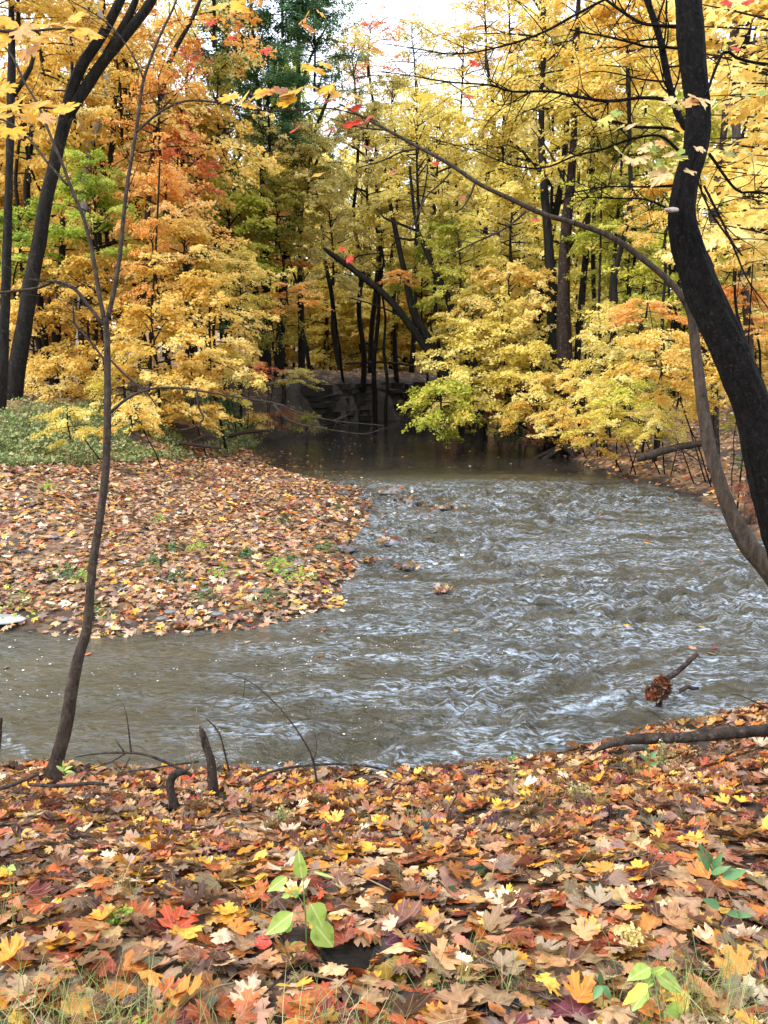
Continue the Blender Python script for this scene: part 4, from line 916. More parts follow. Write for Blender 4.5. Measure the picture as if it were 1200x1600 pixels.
# thin sapling at the left
D2 = 5.1
sap_tr = T([(a_, b_, c_ * .9) for a_, b_, c_ in [(84, 1215, 36), (89, 1190, 29), (104, 1130, 27), (112, 1080, 25), (122, 1030, 22), (136, 980, 19), (145, 880, 17), (158, 800, 16), (166, 720, 16), (168, 640, 15), (168, 580, 14), (167, 530, 13), (165, 497, 13)]], D2, True)
sapling = near_tree('young_maple', 'thin brown young maple with a high fork, standing on the near bank at left', [
 ('trunk', sap_tr, 16, .035, .10, None),
 ('branch', T([(163, 500, 9), (155, 460, 8), (147, 410, 7.5), (140, 375, 7), (130, 340, 6.5), (112, 295, 6), (95, 250, 5.5), (80, 215, 5), (60, 165, 5), (38, 128, 4.5), (20, 90, 4), (0, 65, 3.5), (-40, 20, 3)], D2), 8, .05, .08, (12, .4, 0.0034)),
 ('branch', T([(168, 498, 9), (178, 455, 8.5), (187, 400, 8), (193, 340, 7.5), (200, 280, 7), (212, 210, 6.5), (220, 150, 6), (225, 122, 5.5), (240, 80, 5), (255, 45, 4.5), (272, 10, 4), (284, -30, 3)], D2), 8, .05, .08, (12, .45, 0.0034)),
 ('branch', T([(224, 122, 4), (212, 95, 3.5), (190, 60, 3), (160, 30, 2.5), (100, -5, 2)], 5.0), 6, .05, .08, (12, .35, 0.0026)),
 ('branch', T([(212, 207, 5), (250, 175, 4.5), (290, 158, 4), (340, 160, 3.5), (400, 172, 3), (460, 173, 3), (520, 170, 2.5), (590, 190, 2)], 4.8), 6, .05, .08, (12, .28, 0.0026)),
 ('branch', T([(160, 507, 7), (140, 480, 7), (115, 450, 7), (87, 440, 6), (60, 450, 5.5), (20, 455, 5), (-20, 460, 4)], 5.0), 7, .05, .1, (9, .4, 0.0034)),
 ('branch', T([(172, 645, 6), (200, 622, 5.5), (235, 608, 5), (275, 606, 4.5), (320, 612, 4), (380, 622, 3), (430, 630, 2.6), (470, 645, 2), (520, 657, 1.6), (600, 665, 1.2)], 5.0), 7, .05, .1, (12, .3, 0.0034)),
 ('branch', T([(308, 611, 4), (310, 635, 4), (318, 655, 3.5), (300, 668, 2.5), (280, 672, 2)], 5.0), 6, .03, .1, (4, .15, 0.0026)),
 ('branch', T([(428, 630, 4), (440, 648, 3.5), (465, 662, 3), (520, 672, 2), (570, 678, 1.5), (600, 668, 1)], 5.05), 6, .05, .1, (7, .2, 0.0020)),
 ('branch', T([(172, 575, 4), (150, 545, 4), (128, 518, 4), (116, 505, 4), (114, 470, 3)], 5.3), 6, .05, .1, (9, .3, 0.0026)),
 ('branch', T([(172, 562, 4), (200, 590, 4), (228, 612, 3), (245, 635, 2)], 5.4), 6, .05, .1, (6, .2, 0.0026)),
 ('branch', T([(106, 290, 5), (75, 255, 4.5), (50, 222, 4), (20, 195, 3.5), (-20, 178, 3)], 4.9), 6, .05, .1, (7, .3, 0.0026)),
], BARK_BROWN)

# ------------------------------------------------------------------ big single leaves hanging near
def leaf_mesh(name, shape, col, mat, size=1.0, seed=0):
    SV, SF, P2 = shape; V = SV * size
    c = np.tile(np.array((*col, 1.0)), (len(V), 1))
    tone = np.full(len(V), .5)
    return mk_mesh(name, V, SF, [mat], True, {'leafcol': ('FLOAT_COLOR', c), 'tone': ('FLOAT', tone)}, uv=P2)
def livemat():
    m = fallen_mat('hanging_maple_leaf', .4)
    for x in m.node_tree.nodes:
        if x.bl_idname == 'ShaderNodeMixShader': x.inputs[0].default_value = .5
    return m
LIVE = livemat()
HANG = [maple_shape(True, c, f, w, s, cu) for c, f, w, s, cu in [(-.15, .18, .06, 1, -.2), (.1, -.15, .08, 2, -.35), (-.1, .25, .05, 3, -.5), (-.3, .1, .1, 4, 0)]]
HCOL = {'y': (.85, .50, .04), 'o': (.72, .28, .03), 'r': (.62, .05, .02), 'c': (.80, .58, .28), 'g': (.30, .42, .10), 'l': (.60, .58, .14), 'b': (.35, .14, .04), 'q': (.75, .42, .16), 'k': (.50, .12, .08)}
HM = {}
def hang_leaf(parent, px, py, d, wpx, c, face=.5):
    k = random.randrange(4)
    if (c, k) not in HM: HM[(c, k)] = leaf_mesh('hanging_leaf', HANG[k], HCOL[c], LIVE)
    o = obj('leaf', HM[(c, k)], parent, P(px, py, d) - np.array(parent.location))
    nrm = Vector((random.gauss(0, .35), -face + random.gauss(0, .25), .75)); tip = Vector((random.gauss(0, .9), random.gauss(0, .3), -.55))
    q = nrm.to_track_quat('Z', 'Y'); o.rotation_mode = 'QUATERNION'
    o.rotation_quaternion = q @ Matrix.Rotation(random.random() * 6.28, 3, 'Z').to_quaternion()
    s = wpx / FP * d / 1.25; o.scale = (s, s, s); return o
for px, py, w, c in [(358, 152, 34, 'y'), (376, 158, 44, 'y'), (390, 163, 36, 'y'), (405, 150, 42, 'y'), (420, 145, 30, 'o'), (440, 143, 40, 'b'), (455, 147, 42, 'y'), (450, 158, 34, 'y'), (492, 108, 40, 'y'), (508, 100, 32, 'y'), (489, 137, 28, 'y'), (512, 138, 34, 'y'), (522, 146, 28, 'y'), (548, 158, 38, 'y'), (556, 150, 34, 'y'), (533, 178, 24, 'y'), (500, 152, 26, 'o'), (517, 156, 24, 'k'), (558, 168, 30, 'r'), (462, 201, 24, 'r'), (513, 204, 24, 'r'), (551, 192, 30, 'r'), (570, 190, 30, 'r'), (574, 230, 20, 'k'), (495, 273, 26, 'y'),
                     (345, 8, 40, 'y'), (370, 12, 40, 'y'), (375, 25, 30, 'y'), (477, 28, 26, 'o'), (482, 42, 24, 'o'), (500, 20, 20, 'y'), (330, 36, 20, 'r'), (374, 38, 18, 'r'), (415, 78, 22, 'r'), (395, 66, 18, 'o'), (362, 62, 18, 'r'), (335, 60, 14, 'y'), (545, 405, 16, 'r'), (535, 390, 14, 'r')]:
    hang_leaf(sapling, px, py, 4.75, w, c)
for px, py, w, c in [(744, 100, 22, 'r'), (735, 118, 34, 'y'), (665, 150, 30, 'y'), (732, 150, 16, 'k'), (680, 255, 14, 'r'), (610, 272, 20, 'k'), (723, 310, 12, 'k'), (835, 345, 18, 'r'), (832, 135, 18, 'q'), (757, 207, 14, 'b'), (1090, 155, 42, 'c'), (1075, 160, 34, 'q'), (1058, 165, 30, 'l'), (1048, 158, 24, 'c'),
                     (962, 176, 24, 'g'), (945, 188, 26, 'l'), (968, 200, 28, 'l'), (985, 198, 26, 'c'), (1050, 195, 22, 'q'), (1042, 210, 24, 'q'), (1060, 200, 22, 'y'), (1035, 225, 24, 'q'), (1010, 232, 30, 'c'), (1024, 232, 28, 'g'), (1000, 248, 30, 'c'), (1048, 240, 28, 'c'), (1065, 238, 20, 'g'), (1030, 255, 20, 'g'), (1060, 248, 30, 'l'), (1036, 275, 44, 'c'), (1045, 262, 26, 'l'), (1078, 268, 20, 'c'), (970, 238, 30, 'l'), (985, 250, 26, 'c'), (1092, 232, 22, 'c'), (1140, 240, 24, 'g'), (1172, 240, 20, 'g'), (1165, 148, 22, 'l'), (1190, 145, 22, 'g'), (1150, 75, 18, 'r'), (1138, 5, 26, 'r'), (1170, 3, 22, 'r')]:
    hang_leaf(black, px, py, 4.4, w, c)
# maple just out of the picture at the left, its leafy boughs reach in
b0 = np.array((-2.75, 3.1, gz(-2.75, 3.1) - .1))
def rel(spec, d): return T(spec, d)
over = near_tree('overhanging_maple', 'maple whose large yellow leaves hang in at top left', [
 ('trunk', [(*b0, .07), (-2.8, 3.1, 2.4, .06), (-2.7, 3.15, 3.9, .045), (-2.6, 3.2, 5.6, .02)], 10, .1, .1, None),
 ('branch', [(-2.75, 3.15, 3.55, .018)] + T([(-180, 60, 8), (-60, 45, 6), (30, 50, 5), (100, 45, 4), (150, 60, 2)], 3.3), 6, .05, .08, None),
 ('branch', [(-2.75, 3.12, 3.1, .018)] + T([(-180, 210, 8), (-60, 180, 6), (0, 170, 5), (60, 168, 4), (110, 172, 2)], 3.3), 6, .05, .08, None)], BARK_BROWN)
for px, py, w, c in [(135, 48, 62, 'y'), (115, 28, 44, 'y'), (100, 45, 40, 'y'), (75, 38, 48, 'y'), (88, 58, 40, 'y'), (60, 62, 46, 'y'), (35, 48, 48, 'q'), (15, 35, 44, 'y'), (45, 80, 40, 'q'), (5, 62, 40, 'y'), (125, 62, 34, 'q'), (103, 170, 44, 'y'), (80, 168, 36, 'y'), (55, 165, 50, 'y'), (30, 160, 40, 'y'), (8, 165, 50, 'y'), (0, 185, 50, 'y'), (42, 185, 44, 'y'), (20, 205, 40, 'y'), (22, 215, 30, 'o'), (5, 140, 44, 'y'), (70, 185, 36, 'q'), (-20, 150, 50, 'y'), (-25, 50, 50, 'y')]:
    hang_leaf(over, px, py, 3.25 + random.uniform(-.12, .12), w, c)
# mid distance bough of cream leaves right of the black trunk, and yellow leaves at top left
def bough_tree(label, base, px0, px1, py0, py1, d0, d1, nspr, mat, ls, seed, name='maple_tree'):
    r_ = np.random.default_rng(seed); pos = []; nr = []; tp = []; tn = []; ac = Acc(); base = np.array((base[0], base[1], gz(*base)))
    htop = P((px0 + px1) / 2, (py0 + py1) / 2, (d0 + d1) / 2)[2] + 1
    tube(ac, [(*base - (0, 0, .2), .09), (base[0] + .1, base[1], base[2] + 2, .07), (base[0], base[1] + .1, htop, .03)], 9, .2, .12, seed)
    tr = ac.mesh('trunk', [BARK], True, base); ab = Acc()
    for s in range(nspr):
        q = P(r_.uniform(px0, px1), r_.uniform(py0, py1), r_.uniform(d0, d1)); dr = q - base; dr[2] = 0; dr /= np.linalg.norm(dr) + 1e-6
        sd_ = np.array((-dr[1], dr[0], 0)); L = r_.uniform(.5, 1.0); tv = r_.normal(.5, .18)
        b = np.array((base[0], base[1], max(q[2] - .6, base[2] + 1)))
        tube(ab, [(*b, .02), (*(b + (q - b) * .5 + (0, 0, .15)), .012), (*q, .007), (*(q + dr * L * .6), .003)], 4, .4)
        m_ = 26
        t = r_.random(m_); w_ = r_.normal(0, .26, m_)
        p_ = q + dr * (t[:, None] - .3) * L + sd_ * w_[:, None] * L + np.array((0, 0, 1)) * (-.25 * t[:, None] ** 2 * L + r_.normal(0, .04, (m_, 1)))
        pos.append(p_); nr.append(np.array((0, 0, .8)) + dr * .4 + r_.normal(0, .4, (m_, 3)) + np.array((0, -.3, 0))); tp.append(dr + r_.normal(0, .6, (m_, 3)) + (0, 0, -.5)); tn.append(np.clip(tv + r_.normal(0, .12, m_), 0, 1))
    pos = np.vstack(pos); sh = star_shape()
    Vv, Ff, K = leaf_cloud(pos, np.vstack(nr), np.vstack(tp), ls * r_.uniform(.7, 1.2, len(pos)), sh)
    root = thing(name, label, 'tree', tuple(base)); obj('trunk', tr, root); obj('branches', ab.mesh('branches', [BARK], False, base), root)
    obj('crown', mk_mesh('crown', Vv - base, Ff, [LM[mat]], False, {'tone': ('FLOAT', np.repeat(np.concatenate(tn), K))}), root)
bough_tree('near maple with large peach gold leaves filling the right edge behind the black trunk', (5.4, 8.2), 1095, 1330, -60, 380, 6.5, 9.0, 100, 'gold', .105, 3)

# ------------------------------------------------------------------ fallen leaves
PAL = np.array([(.50, .31, .16), (.60, .44, .26), (.72, .60, .44), (.42, .22, .14), (.15, .07, .04), (.085, .042, .028), (.58, .22, .04), (.68, .33, .05), (.75, .45, .06), (.80, .58, .10), (.33, .09, .035), (.47, .14, .05), (.27, .185, .13), (.36, .245, .17), (.50, .08, .04), (.85, .77, .62)])
WN = np.array([9, 8, 5.5, 9, 9, 8, 12, 11, 9, 4.5, 10, 10, 1.5, 2.5, 1.0, 2.2]); WN = WN / WN.sum()
WB = np.array([13, 12, 8, 10, 7, 3, 5, 6, 5, 3, 7, 4, 4, 6, .8, 2.5]); WB = WB / WB.sum()
def terrain_normal(x, y):
    e = .05; z0 = ground_z(x, y); return np.stack((-(ground_z(x + e, y) - z0) / e, -(ground_z(x, y + e) - z0) / e, np.ones_like(z0)), -1), z0
def scatter(n, x0, x1, y0, y1, accept, seed):
    r_ = np.random.default_rng(seed); xs_ = []; ys_ = []; tot = 0
    while tot < n:
        x = r_.uniform(x0, x1, n); y = r_.uniform(y0, y1, n); ok = accept(x, y, r_); xs_.append(x[ok]); ys_.append(y[ok]); tot += ok.sum()
    return np.concatenate(xs_)[:n], np.concatenate(ys_)[:n], r_
def cols(r_, n, w):
    c = PAL[r_.choice(len(PAL), n, p=w)] * np.where(r_.random((n, 1)) < .3, r_.uniform(.14, .38, (n, 1)), r_.uniform(.50, 1.12, (n, 1))) * (np.array((1.04, .88, .72)) if w is WN else np.array((1.12, 1.0, .93))) + r_.normal(0, .012, (n, 3)); return np.clip(c, .01, .9)
def ground_leaves(name, parent, n, box, accept, seed, shapes, size, tilt, lift, w, mat=FALLEN, kind='stuff', label=None):
    x, y, r_ = scatter(n, *box, accept, seed); nn, z = terrain_normal(x, y)
    z = z + lift * r_.random(n)
    nrm = nn + r_.normal(0, tilt, (n, 3)); flip = r_.random(n) < .35
    nrm[flip] *= -1
    tip = r_.normal(0, 1, (n, 3)); c = cols(r_, n, w); sz = size * np.clip(r_.normal(1, .30, n), .35, 1.6)
    Vs, Fs, Cs, Us = [], [], [], []; off = 0; pick = r_.integers(0, len(shapes), n)
    for k, shp in enumerate(shapes):
        mk = pick == k
        Vv, Ff, K = leaf_cloud(np.column_stack((x, y, z))[mk], nrm[mk], tip[mk], sz[mk], shp)
        Vs.append(Vv); Fs.append(Ff + off); off += len(Vv); Cs.append(np.repeat(np.column_stack((c[mk], np.ones(mk.sum()))), K, 0)); Us.append(np.tile(shp[2] if len(shp) > 2 else np.full((K, 2), -5.0), (mk.sum(), 1)))
    me = mk_mesh(name, np.vstack(Vs), np.vstack(Fs), [mat], False, {'leafcol': ('FLOAT_COLOR', np.vstack(Cs))}, uv=np.vstack(Us))
    o = obj(name, me, parent); o['kind'] = kind
    if label: o['label'] = label
    return o
FS = [maple_shape(True, c, f, w, s, cu) for c, f, w, s, cu in [(.12, .06, .06, 11, 0), (-.22, .03, .10, 12, 0), (.25, -.08, .08, 13, .2), (-.15, .18, .06, 14, -.3), (.05, .25, .07, 15, .1), (-.4, 0, .12, 16, 0), (.03, .03, .04, 17, 0), (.4, .2, .12, 18, .2)]]
FL = [maple_shape(False, c, f, w, s, cu) for c, f, w, s, cu in [(.3, .1, .10, 21, 0), (-.4, .05, .14, 22, 0), (.5, .3, .1, 23, 0)]]
ST = [star_shape()]
def acc_near(x, y, r_):
    d, _ = sdist(x, y); m_ = (d > .0) & (np.abs(x) < .62 * y + 1.0)
    for hx, hy, hr, hd in HOLLOWS: m_ &= np.hypot(x - hx, y - hy) > hr * .95 * r_.uniform(.8, 1.15, len(x))
    # thin spots where grass comes through
    thin = fbm(x * 1.6, y * 1.6, 201, 3); m_ &= (r_.random(len(x)) < np.where(thin < .38, .45, 1.0))
    return m_
ground_leaves('leaf_litter', bank, 5600, (-3.2, 3.4, 1.0, 3.3), acc_near, 301, FS, .065, .25, .045, WN)
ground_leaves('leaf_litter', bank, 11500, (-4.6, 5.2, 3.1, 6.6), acc_near, 302, FL, .061, .26, .045, WN)
# the leaves that show largest, each its own object
LMESH = [leaf_mesh('fallen_leaf', FS[i % 8], tuple(np.clip(PAL[i % 16] * (.36 + .30 * (i // 16)) * np.array((1.04, .89, .74)), 0, .9)), FALLEN) for i in range(48)]
x, y, r_ = scatter(300, -1.75, 1.75, 1.35, 4.2, lambda x, y, r_: acc_near(x, y, r_) & (np.abs(x) < .52 * y + .05) & (r_.random(len(x)) < (1.8 / y) ** 1.2), 303)
nn, z = terrain_normal(x, y); wsel = np.array([WN[i % 16] for i in range(48)]); wsel /= wsel.sum()
for i in range(300):
    o = obj('fallen_leaf', LMESH[r_.choice(48, p=wsel)], bank)
    nv = Vector(nn[i]) + Vector(r_.normal(0, .20, 3)); q = nv.to_track_quat('Z', 'Y') @ Matrix.Rotation(r_.random() * 6.28, 3, 'Z').to_quaternion()
    o.rotation_mode = 'QUATERNION'; o.rotation_quaternion = q; s = .072 * r_.uniform(.5, 1.35); o.scale = (s, s, s * r_.uniform(.8, 1.6))
    o.location = (x[i], y[i], z[i] + .045 + r_.random() * .015)

LINE = lambda x, y: (x - GA[0]) * gnor[0] + (y - GA[1]) * gnor[1]
def acc_bar(x, y, r_):
    d, dk = sdist(x, y); a_ = (ground_z(x, y) > -.03) & (dk['bar'] < np.maximum(d, 0) + 1.5) & (LINE(x, y) < .8) & (y > 7.8) & (x < 3) & (x > -.62 * y - 1)
    a_ &= (ground_z(x, y) > .07) | (r_.random(len(x)) < .8)
    return a_ & (r_.random(len(x)) < np.where(fbm(x * 1.3, y * 1.3, 211, 3) < .36, .35, 1.0))
ground_leaves('leaf_litter', ground, 11000, (-9, 1, 7.8, 13.5), acc_bar, 311, ST, .085, .26, .05, WB)
ground_leaves('leaf_litter', ground, 16000, (-18, 2, 13, 30), acc_bar, 312, [(HEX[0], HEX[1])], .10, .28, .05, WB)
def acc_right(x, y, r_):
    d, dk = sdist(x, y); return (d > .0) & (dk['right'] < d + .5) & (x < .56 * y + 1.5) & (d < 14) & (y < 42)
ground_leaves('leaf_litter', ground, 11000, (2, 20, 9, 38), acc_right, 313, [(HEX[0], HEX[1])], .105, .28, .05, WB)
def acc_far(x, y, r_):
    d, dk = sdist(x, y); return (d > .4) & ((dk['cliff'] < d + .3) | (dk['spur'] < d + .3)) & (r_.random(len(x)) < .10 + .75 * sstep(1.6, 3.2, d))
ground_leaves('leaf_litter', ground, 7000, (-9, 8, 29, 56), acc_far, 314, [(HEX[0], HEX[1])], .12, .3, .04, WB)
def acc_left(x, y, r_):
    d, dk = sdist(x, y); return (LINE(x, y) > .3) & (x < -2) & (x > -.6 * y - 1) & ~((dk['spur'] < 3.0) & (r_.random(len(x)) < .85))
ground_leaves('leaf_litter', ground, 7000, (-24, -2, 17, 36), acc_left, 315, [(HEX[0], HEX[1])], .11, .3, .04, WB)

# ------------------------------------------------------------------ grass
def blades(name, parent, x, y, z, h, wdt, r_, lean=.45, label=None, tone0=.5, mat='grass'):
    n_ = len(x); az = r_.random(n_) * 6.28; side = np.column_stack((np.cos(az), np.sin(az), np.zeros(n_))); out_ = np.column_stack((-np.sin(az), np.cos(az), np.zeros(n_)))
    b = np.column_stack((x, y, z)); ln = r_.uniform(.15, 1, n_)[:, None] * lean
    up = np.array((0, 0, 1.0)); h = h[:, None]; w_ = wdt
    v = [b - side * w_, b + side * w_, b + up * h * .55 + out_ * ln * h * .4 + side * w_ * .7, b + up * h * .55 + out_ * ln * h * .4 - side * w_ * .7, b + up * h * (1 - .25 * ln) + out_ * ln * h * 1.1]
    V_ = np.stack(v, 1).reshape(-1, 3); i_ = (np.arange(n_) * 5)[:, None, None]
    F_ = (np.array([(0, 1, 2), (0, 2, 3), (3, 2, 4)])[None] + i_).reshape(-1, 3)
    tn = np.clip(r_.normal(tone0, .22, n_), 0, 1)
    o = obj(name, mk_mesh(name, V_, F_, [LM[mat]], False, {'tone': ('FLOAT', np.repeat(tn, 5))}), parent); o['kind'] = 'stuff'
    if label: o['label'] = label
    return o
# long grass of the left bank
def acc_gr(x, y, r_):
    L_ = LINE(x, y); return (L_ > .0) & (L_ < 4.6) & (x < -4.5) & (x > -.62 * y - 2) & (r_.random(len(x)) < sstep(4.6, 1.5, L_) * .9 + .1) & (fbm(x * .8, y * .8, 222, 3) > .36)
x, y, r_ = scatter(24000, -20, -3, 15, 30, acc_gr, 401); z = ground_z(x, y)
tag(blades('grass', None, x, y, z - .02, r_.uniform(.06, .24, len(x)), .011, r_, 1.1, tone0=.45), 'long green and straw grass on the left bank above the leaf bar', 'grass', kind='stuff')
x, y, r_ = scatter(8000, -20, -2.5, 15, 31, acc_gr, 403); z = ground_z(x, y) + r_.random(len(x)) * .18
Vs, Ff, K = leaf_cloud(np.column_stack((x, y, z)), np.array((0, -.3, 1)) + r_.normal(0, .4, (len(x), 3)), r_.normal(0, 1, (len(x), 3)), r_.uniform(.05, .11, len(x)), HEX)
tag(obj('ground_cover', mk_mesh('ground_cover', Vs, Ff, [LM['ground']], False, {'tone': ('FLOAT', np.repeat(np.clip(r_.normal(.5, .22, len(x)), 0, 1), K))}), None), 'low leafy weeds mixed through the long grass of the left bank', 'weeds', kind='stuff')
# tufts coming through the near leaves
def tuft_accept(pts):
    def f(x, y, r_):
        m_ = np.zeros(len(x), bool)
        for (cx, cy, rr) in pts: m_ |= np.hypot(x - cx, y - cy) < rr * r_.uniform(.2, 1, len(x))
        return m_
    return f
tp = []
for a_, b_, rr in [(395, 1540, .12), (60, 1560, .22), (180, 1540, .16), (100, 1490, .1), (190, 1385, .1), (390, 1420, .05), (640, 1290, .08), (850, 1240, .12), (920, 1240, .10), (1060, 1530, .16), (1110, 1500, .14), (1180, 1580, .16), (990, 1490, .08), (800, 1480, .08), (700, 1470, .08), (880, 1340, .05), (560, 1590, .14), (480, 1555, .10), (20, 1440, .08), (300, 1590, .14), (1000, 1180, .08), (330, 1280, .05), (200, 1590, .2)]:
    q = Wz(a_, b_, 1.3 if b_ > 1450 else 1.0 if b_ > 1330 else .6); tp.append((q[0], q[1], rr))
x, y, r_ = scatter(1300, -2, 3, 1.1, 6, tuft_accept(tp), 402); z = ground_z(x, y)
tag(blades('grass', None, x, y, z, r_.uniform(.06, .20, len(x)), .0012, r_, 1.2, tone0=.5), 'thin grass blades and dry stalks poking through the near fallen leaves', 'grass', kind='stuff')
# green weeds on the gravel bar
wp = [(545, 130 + 800), (500, 935), (450, 868), (310, 862), (385, 868), (270, 865), (430, 880), (510, 850), (520, 840), (440, 890), (320, 925), (385, 962), (15, 942), (60, 970), (105, 900), (130, 905), (90, 965), (240, 885), (470, 900), (300, 955), (150, 950), (250, 820), (420, 925), (200, 960), (350, 900), (530, 790), (440, 815), (80, 800), (160, 790), (280, 905)]
def weed(px, py, i):
    q = Wz(px, py, .2); z0 = gz(q[0], q[1]); r_ = np.random.default_rng(500 + i); n_ = r_.integers(40, 90); big = .12 + .1 * r_.random() + (.12 if px < 30 else 0)
    a_ = r_.random(n_) * 6.28; rr = r_.random(n_) * big; pos = np.column_stack((q[0] + np.cos(a_) * rr * 1.3, q[1] + np.sin(a_) * rr * 1.3, z0 + .05 + (big - rr) * r_.random(n_)))
    nrm = np.column_stack((np.cos(a_) * .5, np.sin(a_) * .5, np.ones(n_))) + r_.normal(0, .3, (n_, 3))
    Vv, Ff, K = leaf_cloud(pos, nrm, np.column_stack((np.cos(a_), np.sin(a_), np.zeros(n_))), r_.uniform(.03, .06, n_), HEX)
    b = np.array((q[0], q[1], z0)); return b, Vv - b, Ff, K, n_, r_
for i, (a_, b_) in enumerate(wp):
    b, Vv, Ff, K, n_, r_ = weed(a_, b_, i)
    if b[2] < .05: continue
    px, py = a_, b_
    hz = 'left of the young maple' if px < 130 else 'just right of the young maple' if px < 290 else 'on the middle of the bar' if px < 420 else 'near the bar tip'
    vt = 'by the near waterline' if py > 930 else 'behind the waterline' if py > 880 else 'on the crown of the bar' if py > 840 else 'toward the back'
    lab = 'bushy bright green weed at the left edge of the leaf bar beside the pale slab' if a_ < 30 else f"small {'bright' if i % 3 == 0 else 'dark'} green weed {hz}, {vt}"
    root = thing('weed_plant', lab, 'weed', tuple(b), 'green weeds on the gravel bar')
    obj('foliage', mk_mesh('foliage', Vv, Ff, [LM['freshgreen' if i % 3 == 0 else 'green']], False, {'tone': ('FLOAT', np.repeat(np.clip(r_.normal(.6, .2, n_), 0, 1), K))}), root)

# ------------------------------------------------------------------ plants of the near bank
def oval_leaf(L, Wd, bend, seed):
    r_ = np.random.default_rng(seed); n_ = 9; V_ = []; U_ = []
    for i in range(n_):
        t = i / (n_ - 1); w_ = Wd * (math.sin(math.pi * t ** .72) ** .9) * (1 + .06 * r_.normal()) * .5; zz = -bend * t * t * L
        for s_ in (-1, 0, 1): V_.append((s_ * w_, t * L * (1 - .15 * bend), zz + abs(s_) * w_ * .35)); U_.append((s_ * w_ / L, t))
    F_ = []
    for i in range(n_ - 1):
        for k in (0, 1): a_ = i * 3 + k; F_.append((a_, a_ + 1, a_ + 4, a_ + 3))
    return np.array(V_), np.array(F_), np.array(U_)
m_, n_, out_ = newmat('lime_plant_leaf')
uvn = nd(n_, 'ShaderNodeUVMap'); sx = nd(n_, 'ShaderNodeSeparateXYZ'); n_.links.new(uvn.outputs[0], sx.inputs[0])
ab = nd(n_, 'ShaderNodeMath', operation='ABSOLUTE'); n_.links.new(sx.outputs['X'], ab.inputs[0])
rr_ = ramp(n_, [(0, (.62, .70, .30)), (.035, (.34, .50, .10))], ab.outputs[0])
tcn = nd(n_, 'ShaderNodeTexCoord'); nz = nd(n_, 'ShaderNodeTexNoise'); nz.inputs['Scale'].default_value = 30; n_.links.new(tcn.outputs['Object'], nz.inputs[0])
r3 = ramp(n_, [(.30, (.62, .58, .40)), (.45, (.95, .92, .85)), (.7, (1.12, 1.0, 1.1))], nz.outputs[0]); mlt = nd(n_, 'ShaderNodeMix', data_type='RGBA', blend_type='MULTIPLY'); mlt.inputs[0].default_value = 1
n_.links.new(rr_.outputs[0], mlt.inputs[6]); n_.links.new(r3.outputs[0], mlt.inputs[7])
prn = nd(n_, 'ShaderNodeBsdfPrincipled'); prn.inputs['Roughness'].default_value = .5; n_.links.new(mlt.outputs[2], prn.inputs['Base Color'])
trn = nd(n_, 'ShaderNodeBsdfTranslucent'); n_.links.new(mlt.outputs[2], trn.inputs[0]); mxn = nd(n_, 'ShaderNodeMixShader'); mxn.inputs[0].default_value = .4
n_.links.new(prn.outputs[0], mxn.inputs[1]); n_.links.new(trn.outputs[0], mxn.inputs[2]); n_.links.new(mxn.outputs[0], out_.inputs[0])
LIMELEAF = m_
YLEAF = plain('yellowed_plant_leaf', (.75, .48, .05), .5, .3, 25); DGLEAF = plain('dark_plant_leaf', (.07, .16, .05), .45, .4, 25)
def plant(label, d, base, stemtop, leaves, stemw=.0025, stemmat=None, leafmat_=None, name='seedling', cat='plant'):
    b = P(*base, d); g = gz(b[0], b[1]); b[2] = g; t = P(*stemtop, d); root = thing(name, label, cat, tuple(b))
    ac = Acc(); mid = (b + t) / 2 + np.array((.004, 0, 0)); tube(ac, [(*(b - (0, 0, .02)), stemw * 1.3), (*mid, stemw), (*t, stemw * .6)], 6, .03)
    petac = []
    for (px, py, tx, ty, wpx, *o_) in leaves:
        dd = d + random.uniform(-.03, .03)
        a_ = P(px, py, dd); e = P(tx, ty, dd + random.uniform(-.03, .0)); v = e - a_; L = np.linalg.norm(v)
        yv = v / L; nv = np.array((0, -.62, .78)) + np.random.default_rng(int(px)).normal(0, .15, 3); nv -= yv * nv.dot(yv); nv /= np.linalg.norm(nv); xv = np.cross(yv, nv)
        SV, SF, SU = oval_leaf(L, wpx / FP * d, .12, int(px)); V_ = SV[:, :1] * xv + SV[:, 1:2] * yv + SV[:, 2:] * nv
        me = mk_mesh('leaf', V_, SF, [o_[0] if o_ else (leafmat_ or LIMELEAF)], True, uv=SU); obj('leaf', me, root, a_ - b)
        # petiole to the nearest point of the stem
        s_ = np.clip((a_[2] - b[2] - .015) / max(.01, t[2] - b[2]), .05, 1); sp = b + (t - b) * s_
        tube(ac, [(*sp, stemw * .6), (*a_, stemw * .5)], 4, .03)
    obj('stem', ac.mesh('stem', [stemmat or STEM_GREEN], True, b), root); return root
plant('upright lime green seedling with oval leaves beside the dark hollow in the near leaves', 2.45, (478, 1475), (473, 1370),
      [(472, 1372, 465, 1330, 22), (448, 1370, 416, 1394, 18), (452, 1398, 440, 1402, 10), (466, 1400, 455, 1392, 12), (485, 1412, 506, 1450, 34), (458, 1426, 412, 1462, 26), (458, 1440, 432, 1452, 22), (490, 1442, 522, 1482, 38), (476, 1478, 443, 1502, 28), (490, 1362, 524, 1372, 5)])
plant('lime green seedling with one yellowing leaf at the bottom edge of the bank', 2.0, (1035, 1615), (1018, 1512),
      [(1016, 1512, 980, 1530, 24), (1020, 1520, 1040, 1512, 14), (1022, 1520, 1072, 1552, 26), (1018, 1528, 1008, 1545, 14), (1012, 1538, 972, 1570, 18, YLEAF), (1012, 1545, 985, 1582, 20), (1036, 1580, 1072, 1602, 42), (1020, 1600, 985, 1612, 18)])
